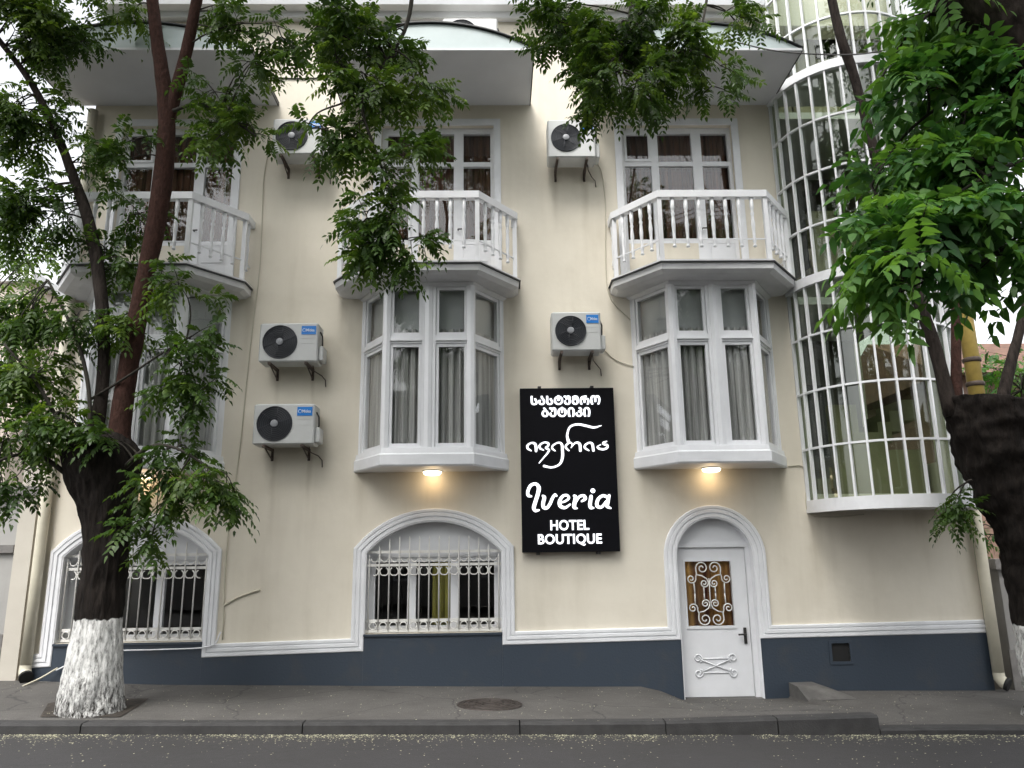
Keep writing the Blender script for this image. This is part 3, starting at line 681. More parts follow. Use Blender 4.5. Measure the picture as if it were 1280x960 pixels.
# ---- french windows on the top floor
def french(c):
    h = .82; y0, y1 = .07, .14; f = MB(); ZB, ZT, ZX = 5.36, 7.9, 7.315
    cols = [(-.77, -.38), (-.27, .235), (.375, .77)]; zb = 6.12
    xs_ = [-h, -.77, -.38, -.27, .235, .375, .77, h]
    for a, b in ((-h, -.77), (-.38, -.27), (.235, .375), (.77, h)): f.box(a, b, y0, y1, ZB, ZT)
    for (a, b) in cols:
        f.box(a, b, y0+.004, y1-.004, ZT-.09, ZT); f.box(a, b, y0+.004, y1-.004, ZX-.035, ZX+.035); f.box(a, b, y0+.004, y1-.004, zb-.06, zb)
    for (za, zc) in ((ZX+.035, ZT-.09),):                     # opening vent in the first column
        a, b = cols[0]; e = .035
        f.box(a, a+e, y0-.015, y0+.02, za, zc).box(b-e, b, y0-.015, y0+.02, za, zc).box(a+e, b-e, y0-.015, y0+.02, za, za+e).box(a+e, b-e, y0-.015, y0+.02, zc-e, zc)
    o = f.build('french_window', M['whiteframe'], H, (c, 0, 0))
    for (a, b) in cols:
        for (za, zc) in ((zb, ZX-.035), (ZX+.035, ZT-.09)): MB().box(a, b, .10, .106, za, zc).build('pane', M['glass'], o)
    MB().box(-.77, .235, y0+.006, y1, ZB, zb-.06).build('apron', M['wall'], o)
    pn = MB().box(.375, .77, y0+.01, y1, ZB, zb-.06).build('door_panel', M['panel'], o)
    MB().box(.42, .725, y0-.002, y0+.01, 5.80, 6.0).build('raised_field', M['panel'], pn)
    curtain(-.80, .33, .19, 5.4, 7.88, M['curt_brown'], o, 9, .03); curtain(.34, .80, .19, 5.4, 7.88, M['curt_brown'], o, 4, .03)
    MB().tube([(.30, y0-.01, 6.27), (.30, y0-.05, 6.27), (.36, y0-.055, 6.27)], .010, 6).build('handle', M['black_iron'], o)
    # trim round the opening
    t = MB(); t.box(-h-.10, -h, -.025, .0, ZB, ZT+.1).box(h, h+.10, -.025, .0, ZB, ZT+.1).box(-h, h, -.025, .0, ZT, ZT+.1); t.build('trim', M['white'], o)
for c in FR: french(c)

# ---- hoods over the balconies
def hood(c, wd=1.385, dep=1.27):
    zs = 8.235; n = 20; rise = .37
    arcp = arch(-wd, wd, zs+.05, rise, n)
    so_ = MB().box(-wd, wd, -dep, -.001, zs, zs+.035).build('canopy', M['soffit'], H, (c, 0, 0))
    MB().prism([(-wd+.005, zs+.036)]+[(x*.996, z-.012) for x, z in arcp]+[(wd-.005, zs+.036)], -dep+.02, -dep+.05, 'y').build('fascia', M['fascia'], so_)
    out = [(x, z) for x, z in arch(-wd-.02, wd+.02, zs+.045, rise+.024, n)]; inn = [(x, z) for x, z in arcp]
    MB().prism(out+inn[::-1], -dep-.015, -.001, 'y').build('roof_sheet', M['roofsheet'], so_)
    MB().box(-wd-.012, -wd, -dep, -.002, zs-.01, zs+.045).build('edge_strip', M['roofsheet'], so_)
    MB().box(wd, wd+.012, -dep, -.002, zs-.01, zs+.045).build('edge_strip', M['roofsheet'], so_)
hood(-4.70, 1.51)
for c in (-.855, 2.735): hood(c)

# ---- stair tower
def cyl(r0, r1, z0, z1, n=40, a0=math.pi, a1=2*math.pi):
    mb = MB(); vs = []
    for a in np.linspace(a0, a1, n+1):
        c_, s_ = math.cos(a), math.sin(a)
        for r_ in (r0, r1):
            for z in (z0, z1): vs.append((r_*c_, r_*s_-.0, z))
    fs = []
    for i in range(n):
        a = i*4; b = a+4; fs += [(a, b, b+1, a+1), (a+2, a+3, b+3, b+2), (a+1, b+1, b+3, a+3), (a, a+2, b+2, b)]
    fs += [(0, 1, 3, 2), (n*4, n*4+2, n*4+3, n*4+1)]
    return mb.add(vs, fs, False)
FLO = [2.22, 5.20, 8.20, 11.2]
tw = cyl(TR-.09, TR+.025, 2.20, 2.36).build('stair_tower', M['white'], H, (TC, 0, 0))
for z in FLO[1:3]:
    cyl(TR-.09, TR+.03, z, z+.13).build('floor_band', M['white'], tw)
for z in FLO[:3]:
    mb = MB(); pts = [((TR-.1)*math.cos(a), (TR-.1)*math.sin(a)) for a in np.linspace(math.pi, 2*math.pi, 25)]
    mb.prism(pts, z+.01, z+.12, 'z'); mb.build('landing', M['slab'], tw)
    MB().box(-TR+.12, TR-.12, .33, 2.28, z+.01, z+.12).build('landing', M['slab'], tw)
cyl(TR-.05, TR-.0, 11.0, 11.2).build('top_band', M['white'], tw)
for k in range(3):
    for j in range(1, 4):
        z = FLO[k]+.06+(FLO[k+1]-FLO[k])*j/4
        cyl(TR-.025, TR+.012, z-.013, z+.013).build('ring_bar', M['white'], tw)
NB = 17
vb = None; angs = [math.pi+math.pi*(i/(NB-1)) for i in range(NB)]
for k in range(3):
    bar = None
    for i, a in enumerate(angs):
        if i == 0: a += .02
        if i == NB-1: a -= .02
        z0 = FLO[k]+.12; z1 = FLO[k+1]+.02
        if bar is None: bar = MB().box(TR-.03, TR+.016, -.0125, .0125, z0, z1).build('upright_bar', M['white'], tw, (0, 0, 0)); bar.rotation_euler = (0, 0, a)
        else: link_copy(bar, tw, (0, 0, 0), (0, 0, a))
    for i in range(NB-1):
        a, b = angs[i], angs[i+1]
        cyl(TR-.045, TR-.038, FLO[k]+.13, FLO[k+1], 2, a, b).build('pane', M['towerglass'], tw)
for z in (2.9,):
    MB().box(XR-TC-.09, XR-TC-.083, .33, 2.41, z, z+2.3).build('side_pane', M['towerglass'], tw)
    MB().box(XR-TC-.12, XR-TC-.05, .33, 2.41, z+2.3, z+2.4).build('side_transom', M['white'], tw)
# stair flights with stepped parapets behind the glass
for k in range(3):
    z = FLO[k]+.12
    mb = MB().prism([(-.45, z), (.85, z), (.85, z+.75), (.32, z+.75), (.32, z+1.0), (-.05, z+1.0), (-.05, z+1.4), (-.45, z+1.4)], .42, .52, 'y'); mb.build('stair_parapet', M['towerin'], tw)
    mb = MB(); st = 9
    for i in range(st): mb.box(-.85+.19*i, -.85+.19*(i+1), .55, 1.3, z+.05+.16*i-.14, z+.05+.16*(i+1))
    mb.build('stair_flight', M['towerin'], tw)
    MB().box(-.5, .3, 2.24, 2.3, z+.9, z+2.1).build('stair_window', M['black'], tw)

# ------------------------------------------------------------------ fixed to the wall: sign, lamps, air conditioners, pipes
def text_mesh(body, size, extrude, offset, mat_, name, parent, loc, sx=1.0, width=None, spacing=1.0):
    c = bpy.data.curves.new('t', 'FONT'); c.body = body; c.size = size; c.extrude = extrude; c.offset = offset; c.align_x = 'CENTER'; c.space_character = spacing
    o = bpy.data.objects.new('t', c); COL.objects.link(o); dg = bpy.context.evaluated_depsgraph_get()
    me = bpy.data.meshes.new_from_object(o.evaluated_get(dg)); bpy.data.objects.remove(o)
    n = len(me.vertices); co = np.empty(n*3); me.vertices.foreach_get('co', co); co = co.reshape(-1, 3)
    if width: sx = width/(co[:, 0].max()-co[:, 0].min())
    cx = (co[:, 0].max()+co[:, 0].min())/2
    out = np.stack([(co[:, 0]-cx)*sx, -co[:, 2], co[:, 1]], 1); me.vertices.foreach_set('co', out.ravel()); me.update()
    me.materials.clear(); me.materials.append(mat_); me.name = name
    ob = bpy.data.objects.new(name, me); COL.objects.link(ob); ob.parent = parent; ob.location = loc; return ob
SY = -.13
sg = empty('hotel_sign', (.945, SY, 1.74), 'tall black sign board with glowing white Georgian and Latin lettering between two bays', 'sign')
sx0, sx1, sz0, sz1 = .315, 1.575, 1.74, 3.895
b = MB(); b.bevbox(sx0-.945, sx1-.945, 0, .09, 0, sz1-sz0, .004); b.build('board', M['signblack'], sg)
for (x, z) in ((.58, sz1), (1.29, sz1), (.52, sz0-.03), (1.30, sz0-.03)):
    MB().box(x-.945-.022, x-.945+.022, .02, .13, z-sz0-.002, z-sz0+.032).build('hanger', M['black_iron'], sg)
def sp_(px, py): p = at(px, py, SY); return p.x-.945, p.z-sz0
def geo(s_): return ''.join(chr(ord(ch)-0x10D0+0x1C90) for ch in s_)
def line(body, px0, px1, pyb, pyt, off, latin):
    (xa, za), (xb, zb) = sp_(px0, pyb), sp_(px1, pyb); ht = sp_(px0, pyt)[1]-za
    o = text_mesh(body, 1.0, .012, 0, M['signlight'], 'lettering', sg, (0, 0, 0))
    co = np.array([v_.co[:] for v_ in o.data.vertices]); capz = co[:, 2].max()-co[:, 2].min()
    if latin: capz = .73
    size = ht/capz; bpy.data.objects.remove(o)
    o = text_mesh(body, size, .012, off if latin else 0, M['signlight'], 'lettering', sg, ((xa+xb)/2, -.006, za), width=xb-xa-(0 if latin else .012), spacing=1.05)
    if not latin:      # bolder: repeated outlines a few millimetres apart
        me = o.data; vs = [v_.co.copy() for v_ in me.vertices]; fs = [tuple(p_.vertices) for p_ in me.polygons]; n = len(vs); V2, F2_ = [], []
        for k, (dx, dz) in enumerate(((0, 0), (.006, 0), (-.006, 0), (0, .004), (0, -.004), (.004, .003), (-.004, -.003), (.004, -.003), (-.004, .003))):
            V2 += [(v_.x+dx, v_.y-.0004*k, v_.z+dz) for v_ in vs]; F2_ += [tuple(i_+n*k for i_ in f_) for f_ in fs]
        m2 = bpy.data.meshes.new('lettering'); m2.from_pydata(V2, [], F2_); m2.materials.append(M['signlight']); o.data = m2
    return o
try:
    line(geo('სასტუმრო'), 663.5, 750.5, 506, 495, .0055, False)
    line(geo('ბუტიკი'), 677, 738, 521, 509.5, .0055, False)
except Exception as ex: print('georgian text failed', ex)
line('HOTEL', 688, 736.5, 662.5, 650, .004, True)
line('BOUTIQUE', 672.5, 752.5, 680, 667.5, .004, True)
stroke_id = 0
def brush(points, cx, cy, sc, name='script_letter'):
    global stroke_id
    stroke_id += 1
    P_ = catmull([(cx+p[0]/sc, cy+p[1]/sc, p[2]/sc) for p in points], 7)
    pts = [(*sp_(p[0], p[1]), p[2]*.0102*.8/2) for p in P_]
    poly_l, poly_r = [], []; n = len(pts)
    for i, (x, z, r_) in enumerate(pts):
        x0, z0, _ = pts[max(0, i-1)]; x1, z1, _ = pts[min(n-1, i+1)]; d = Vector((x1-x0, z1-z0)); d = d.normalized() if d.length > 1e-9 else Vector((1, 0))
        nn = Vector((-d.y, d.x)); poly_l.append((x+nn.x*r_, z+nn.y*r_)); poly_r.append((x-nn.x*r_, z-nn.y*r_))
    mb = MB(); y0 = -.004-.0007*stroke_id; vs = []
    for k in range(n): vs += [(poly_l[k][0], y0, poly_l[k][1]), (poly_r[k][0], y0, poly_r[k][1]), (poly_l[k][0], .002, poly_l[k][1]), (poly_r[k][0], .002, poly_r[k][1])]
    fs = []
    for k in range(n-1):
        a = k*4; c_ = a+4; fs += [(a, c_, c_+1, a+1), (a, a+2, c_+2, c_), (a+1, c_+1, c_+3, a+3)]
    mb.add(vs, fs)
    for (x, z, r_) in (pts[0], pts[-1]):       # round ends
        q = 12; mb.add([(x+r_*math.cos(2*math.pi*t/q), y0-.0003, z+r_*math.sin(2*math.pi*t/q)) for t in range(q)]+[(x+r_*math.cos(2*math.pi*t/q), .002, z+r_*math.sin(2*math.pi*t/q)) for t in range(q)],
            [tuple(range(q))]+[(t, (t+1) % q, (t+1) % q+q, t+q) for t in range(q)])
    return mb
def letter(strokes, cx, cy, sc):
    mb = None
    for s_ in strokes:
        m2 = brush(s_, cx, cy, sc)
        if mb is None: mb = m2
        else: mb.add(m2.v, m2.f)
    mb.build('script_letter', M['signlight'], sg)
G = (650, 490, 8.0)
letter([[(112, 588, 16), (78, 565, 28), (76, 535, 28), (112, 510, 22), (148, 518, 32), (160, 552, 36), (160, 590, 32)]], *G)
letter([[(236, 582, 14), (200, 562, 28), (198, 532, 26), (240, 505, 20), (282, 514, 28), (278, 542, 26), (258, 560, 24), (290, 580, 26), (272, 615, 22), (232, 662, 18), (192, 710, 14)]], *G)
letter([[(350, 588, 16), (322, 565, 24), (330, 535, 22), (380, 507, 20), (416, 522, 30), (424, 580, 34), (424, 655, 34), (396, 722, 26), (320, 754, 24), (240, 740, 30)]], *G)
letter([[(484, 495, 40), (472, 430, 28), (500, 350, 26), (575, 324, 26), (660, 338, 30), (740, 355, 26), (812, 336, 10)],
        [(488, 586, 18), (458, 556, 28), (466, 528, 24), (502, 506, 20), (524, 528, 18), (512, 556, 14)], [(518, 545, 14), (556, 508, 22), (596, 520, 34), (604, 586, 34)]], *G)
letter([[(688, 586, 16), (650, 560, 28), (652, 532, 26), (690, 508, 22), (722, 522, 32), (734, 586, 32)]], *G)
letter([[(866, 494, 14), (832, 508, 24), (838, 524, 22), (872, 534, 30), (868, 560, 28), (828, 574, 26), (782, 562, 24), (774, 546, 14), (806, 528, 12)]], *G)
L2 = (650, 590, 9.146)
letter([[(128, 278, 30), (94, 268, 44), (90, 220, 46), (122, 156, 46), (178, 136, 42), (214, 178, 56), (204, 250, 56), (176, 340, 54), (158, 408, 54), (176, 442, 44), (216, 436, 26)]], *L2)
letter([[(262, 274, 34), (278, 292, 50), (264, 356, 52), (268, 402, 48), (304, 412, 44), (342, 366, 44), (370, 302, 44), (398, 262, 40), (418, 274, 26)]], *L2)
letter([[(446, 350, 26), (508, 338, 30), (556, 302, 36), (540, 268, 34), (490, 276, 42), (452, 334, 48), (460, 388, 50), (514, 408, 40), (572, 372, 26)]], *L2)
letter([[(618, 272, 34), (634, 292, 50), (618, 396, 54), (650, 416, 24)], [(640, 346, 26), (678, 284, 38), (730, 272, 40), (746, 306, 44), (706, 334, 30)]], *L2)
letter([[(812, 280, 48), (800, 366, 52), (808, 406, 48), (840, 412, 24)], [(830, 214, 62), (834, 216, 62)]], *L2)
letter([[(1006, 290, 44), (944, 272, 40), (890, 316, 46), (880, 386, 48), (930, 402, 40), (984, 338, 34)], [(1018, 270, 40), (1002, 346, 50), (996, 392, 48), (1036, 414, 24)]], *L2)

for i, (x, y, z, lb) in enumerate(((-.845, -.16, 2.765, 'lit round lamp under the middle bay, above the arched window left of sign'), (2.815, -.16, 2.765, 'lit round lamp under the right bay, above the arched front door'), (-4.60, -.16, 2.765, 'lit round lamp under the left bay, half hidden by tree'))):
    la = empty('wall_lamp', (x, y, z), lb, 'lamp', 'lit lamps under the bays')
    MB().lathe([(.125, .022), (.135, .034)], 24).build('base', M['ac'], la)
    MB().lathe([(.06, -.028), (.10, -.02), (.118, .0), (.12, .021)], 24).build('diffuser', M['lamp'], la)
    pl_ = bpy.data.lights.new('bulb', 'POINT'); pl_.energy = .32; pl_.color = (1.0, .62, .26); pl_.shadow_soft_size = .06
    po = bpy.data.objects.new('bulb', pl_); COL.objects.link(po); po.parent = la; po.location = (0, 0, -.12)

def ac_unit(x0, x1, z0, z1, label, pipe_side=1, bracket='down', y0=-.42, dep=.29, badge=True):
    w_ = x1-x0; h = z1-z0; cx = (x0+x1)/2
    a = empty('air_conditioner', (cx, 0, z0), label, 'air conditioner', 'air conditioners on the hotel wall')
    body = MB().bevbox(-w_/2, w_/2, y0, y0+dep, 0, h, .018).build('casing', M['ac'], a)
    r_ = min(h*.43, w_*.315); fx = -w_/2+r_+.045; fz = h*.51
    # fan opening: dark disc, rim, concentric wires
    mb = MB(); n = 36
    mb.add([(fx+r_*math.cos(2*math.pi*k/n), y0-.004, fz+r_*math.sin(2*math.pi*k/n)) for k in range(n)]+[(fx+r_*math.cos(2*math.pi*k/n), y0+.001, fz+r_*math.sin(2*math.pi*k/n)) for k in range(n)], [tuple(range(n))]+[(k, (k+1) % n, (k+1) % n+n, k+n) for k in range(n)])
    fan = mb.build('fan_opening', M['acdark'], a)
    g = MB()
    for k in range(1, 10): g.torus((fx, y0-.012, fz), r_*k/9.3, .0042 if k < 9 else .007, 'y', 30, 5)
    for k in range(6):
        an = k*math.pi/3; g.tube([(fx+r_*.2*math.cos(an), y0-.016, fz+r_*.2*math.sin(an)), (fx+r_*math.cos(an+.35), y0-.010, fz+r_*math.sin(an+.35))], .004, 5)
    g.build('fan_guard', M['acring'], fan)
    hb = MB(); hb.lathe([(.048, 0), (.048, .010), (.036, .016)], 20); hb.v = [(fx+v_[0], y0-.010-v_[2], fz+v_[1]) for v_ in hb.v]
    hb.build('fan_hub', M['achub'], fan)
    bl = [MB() for _ in range(3)]
    bw, bh = .19*w_/.77, .115; bx = w_/2-.03-bw; bz = h-.045-bh
    if badge:
     bd = MB().box(bx, bx+bw, y0-.006, y0+.001, bz, bz+bh).build('badge', M['badge'], a)
     ring_ = MB().torus((bx+.036, y0-.0075, bz+bh*.5), .022, .003, 'y', 16, 4).build('logo_ring', M['badgetext'], bd)
     text_mesh('Midea', .056, .001, .0006, M['badgetext'], 'logo_text', bd, (bx+bw*.62, y0-.0085, bz+bh*.34), width=bw*.56)
    for k in range(2): MB().box(bx-.01, w_/2-.02, y0-.003, y0+.001, h*.60-.07*k, h*.60-.07*k+.006).build('panel_seam', M['ac'], a)
    vc = MB().bevbox(w_/2, w_/2+.062, y0+.06, y0+dep-.02, .03, h*.43, .012).build('valve_cover', M['ac'], a)
    MB().tube([(w_/2+.002, y0+.10, h*.82), (w_/2+.03, y0+.12, h*.70), (w_/2+.028, y0+.15, h*.5), (w_/2+.02, y0+.15, h*.42)], .011, 6).build('pipe_tail', M['black_iron'], a)
    for fxx in (-w_*.31, w_*.31):
        bk = MB(); bk.box(fxx-.016, fxx+.016, y0-.01, 0, -.034, -.001).box(fxx-.016, fxx+.016, -.012, 0, -.16, -.034)
        bk.tube([(fxx, y0+.06, -.03), (fxx, -.012, -.14)], .009, 6); bk.build('bracket', M['rust'], a)
    MB().tube([(w_/2-.10, y0+.2, -.005), (w_/2-.09, y0+.24, -.07), (w_/2-.02, -.03, -.10), (w_/2+.03, -.02, -.16), (w_/2+.035, -.015, -.25)], .007, 6).build('drain_hose', M['rust'], a)
    return a
ac_unit(-3.115, -2.345, 4.215, 4.745, 'air conditioner left of the middle bay, upper one of the stacked pair')
ac_unit(-3.125, -2.345, 3.125, 3.655, 'air conditioner left of the middle bay, lower one of the stacked pair')
ac_unit(-3.11, -2.40, 7.21, 7.76, 'air conditioner between left and middle canopies, partly behind leaves')
ac_unit(.755, 1.43, 7.15, 7.74, 'air conditioner high on the wall, left of right-hand balcony window')
ac_unit(.742, 1.40, 4.335, 4.875, 'air conditioner on the wall just above the black hotel sign')
ac_unit(-.74, .06, 8.86, 9.40, 'air conditioner peeking above the middle canopy roof, mostly hidden', badge=False)

def downpipe(x, zt, zb, y, label, dx):
    o = empty('downpipe', (x, y, zb), label, 'downpipe', 'cream downpipes at the hotel corners')
    MB().tube([(0, 0, .06), (0, 0, 1.2), (0, 0, zt-zb)], .068, 14).build('pipe', M['pipe'], o)
    MB().tube([(0, 0, .09), (0, -.005, .03), (dx*.025, -.03, -.02), (dx*.06, -.07, -.045)], [.069, .07, .072, .076], 14, caps=False).build('shoe', M['pipe'], o)
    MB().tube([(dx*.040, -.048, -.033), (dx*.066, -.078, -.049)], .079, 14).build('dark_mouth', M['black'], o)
downpipe(-5.83, 8.1, .37, -.085, 'cream downpipe at the left corner of the hotel beside grey wall', 1)
downpipe(6.28, 9.9, .10, -.09, 'cream downpipe at the right corner of the hotel by plinth end', 1)
yp = empty('gas_pipe', (6.56, -.06, 2.6), 'thick yellow pipe with collars behind right tree beside the tower', 'pipe')
MB().tube([(0, 0, 0), (0, 0, 5.2)], .10, 14).build('pipe', M['yellowpipe'], yp)
for z in (1.05, 1.28, 1.62): MB().lathe([(.104, z), (.118, z+.012), (.118, z+.055), (.104, z+.067)], 14).build('pipe_collar', M['rust'], yp)

def cable(pts, r_, label, m='pipe', name='cable', grp=None):
    mb = MB(); P_ = catmull(pts, 5); mb.tube([tuple(p) for p in P_], r_, 6); return tag(mb.build(name, M[m]), label, 'cable', grp)
W_ = lambda px, py, y=-.012: tuple(at(px, py, y))
cable([W_(335, 192), W_(329, 230), W_(325, 330), W_(312, 440), W_(302, 540), W_(292, 620), W_(283, 690), W_(278, 800)], .008, 'thin cream cable running down wall left of stacked air conditioners')
cable([W_(280, 757), W_(295, 748), W_(310, 742), W_(325, 737)], .012, 'short cream conduit stub on wall right of the left arched window', 'pipe', 'conduit')
cable([W_(742, 200), W_(752, 215), W_(757, 260), W_(757, 320), W_(762, 370), W_(788, 400)], .006, 'thin cream cable below the highest air conditioner near right balcony')
cable([W_(756, 438), W_(770, 450), W_(792, 458)], .006, 'thin cable from air conditioner above sign to the right bay', 'pipe')
cable([W_(985, 583), W_(1003, 583), W_(1008, 600), W_(1010, 640), W_(1040, 646), W_(1080, 643)], .007, 'thin cable from right bay round the foot of the tower')
cable([W_(338, 97), W_(375, 98), W_(410, 97)], .010, 'thin dark cable between left and middle canopies', 'black_iron')
cable([tuple(at(918, 52, -1.35)), tuple(at(960, 62, -1.6)), tuple(at(1005, 67, -1.9)), tuple(at(1070, 68, -2.3)), tuple(at(1120, 60, -2.6))], .009, 'black cable slung from right canopy to the tree on the right', 'black_iron')
cable([W_(70, 838, -.07), W_(120, 816, -.06), W_(200, 812, -.06), W_(262, 808, -.06), W_(276, 790, -.06)], .009, 'white cable along sill of the left arched window', 'white')
g0 = at(45, 850, -.1); cable([W_(72, 835, -.06), W_(50, 848, -.15), W_(28, 858, -.35)], .011, 'pale hose from left window sill down to pavement', 'pipe', 'hose')

# ------------------------------------------------------------------ neighbours
nb = empty('neighbour_wall', (-8.2, .05, .2), 'grey rendered wall with ledge at far left beside cream downpipe', 'wall')
MB().box(-9, 2.22, 0, .4, -.6, 2.35).build('wall', M['greylight'], nb)
MB().box(-9, 1.98, -.05, .0, 1.62, 1.72).build('ledge', M['greystone'], nb)
MB().box(2.0, 2.22, -.06, .0, -.4, 3.0).build('pilaster', M['creamgrey'], nb)
MB().box(-9, 1.98, -.04, .0, -.5, .62).build('base_course', M['greystone'], nb)
MB().box(-9.1, 2.24, -.1, .45, 2.35, 2.47).build('coping', M['greystone'], nb)
# far pale house on the left
def house(name, x0, x1, y0, y1, z0, z1, wm, label, wins, roof):
    o = empty(name, ((x0+x1)/2, y0, z0), label, 'building')
    hx = (x1-x0)/2; MB().box(-hx, hx, 0, y1-y0, 0, z1-z0).build('wall', M[wm], o)
    if roof == 'tile':
        ov = .45; zt = z1-z0
        MB().add([(-hx-ov, -ov, zt-.05), (hx+ov, -ov, zt-.05), (hx+ov, (y1-y0)/2, zt+1.5), (-hx-ov, (y1-y0)/2, zt+1.5), (-hx-ov, y1-y0+ov, zt-.05), (hx+ov, y1-y0+ov, zt-.05)],
                 [(0, 1, 2, 3), (3, 2, 5, 4), (0, 3, 4), (1, 5, 2), (0, 4, 5, 1)]).build('roof', M['tile'], o)
    else: MB().box(-hx-.15, hx+.15, -.15, y1-y0+.15, z1-z0, z1-z0+.25).build('roof', M['white'], o)
    for (wx, wz, ww, wh) in wins:
        f = MB(); f.box(wx-ww/2-.08, wx-ww/2, -.05, .0, wz-.08, wz+wh+.08).box(wx+ww/2, wx+ww/2+.08, -.05, 0, wz-.08, wz+wh+.08).box(wx-ww/2, wx+ww/2, -.05, 0, wz-.08, wz).box(wx-ww/2, wx+ww/2, -.05, 0, wz+wh, wz+wh+.08).box(wx-.03, wx+.03, -.045, 0, wz, wz+wh)
        wo_ = f.build('window', M['whiteframe'], o)
        MB().box(wx-ww/2, wx+ww/2, -.012, -.002, wz, wz+wh).build('pane', M['black'], wo_)
    return o
house('pale_house', -17.5, -11.2, 7.5, 14, 0, 8.3, 'palewall', 'pale pinkish house glimpsed through leaves at far left', [(-2, 1.2, 1.2, 1.6), (.2, 1.2, 1.2, 1.6), (2.2, 1.2, 1.2, 1.6), (-2, 4.6, 1.2, 1.7), (.2, 4.6, 1.2, 1.7), (2.2, 4.6, 1.2, 1.7)], 'flat')
house('brick_house', 10.3, 17, 6.5, 12, -.4, 5.6, 'brickfar', 'red brown house with tiled roof behind right tree and yellow pipe', [(-1.8, 3.6, 1.0, 1.3), (.6, 3.6, 1.0, 1.3), (-1.8, .8, 1.0, 1.4), (.6, .8, 1.0, 1.4)], 'tile')
gp = empty('gate_pier', (6.95, .0, -.1), 'dark grey stone gate pier beside the right downpipe', 'pier')
MB().box(-.42, .5, 0, .6, -.3, 1.55).build('shaft', M['greyplaster'], gp)
MB().box(-.48, .56, -.06, .66, 1.55, 1.68).build('cap', M['greystone'], gp)
MB().box(-.45, .53, -.03, .0, -.3, .55).build('base', M['greystone'], gp)
sw = empty('side_wall', (12.2, .2, -.2), 'low grey rendered boundary wall to the right of gate pier', 'wall')
MB().box(-4.75, 8, 0, .3, -.4, 1.3).build('wall', M['greyplaster'], sw); MB().box(-4.75, 8, -.05, .35, 1.3, 1.4).build('coping', M['greystone'], sw)

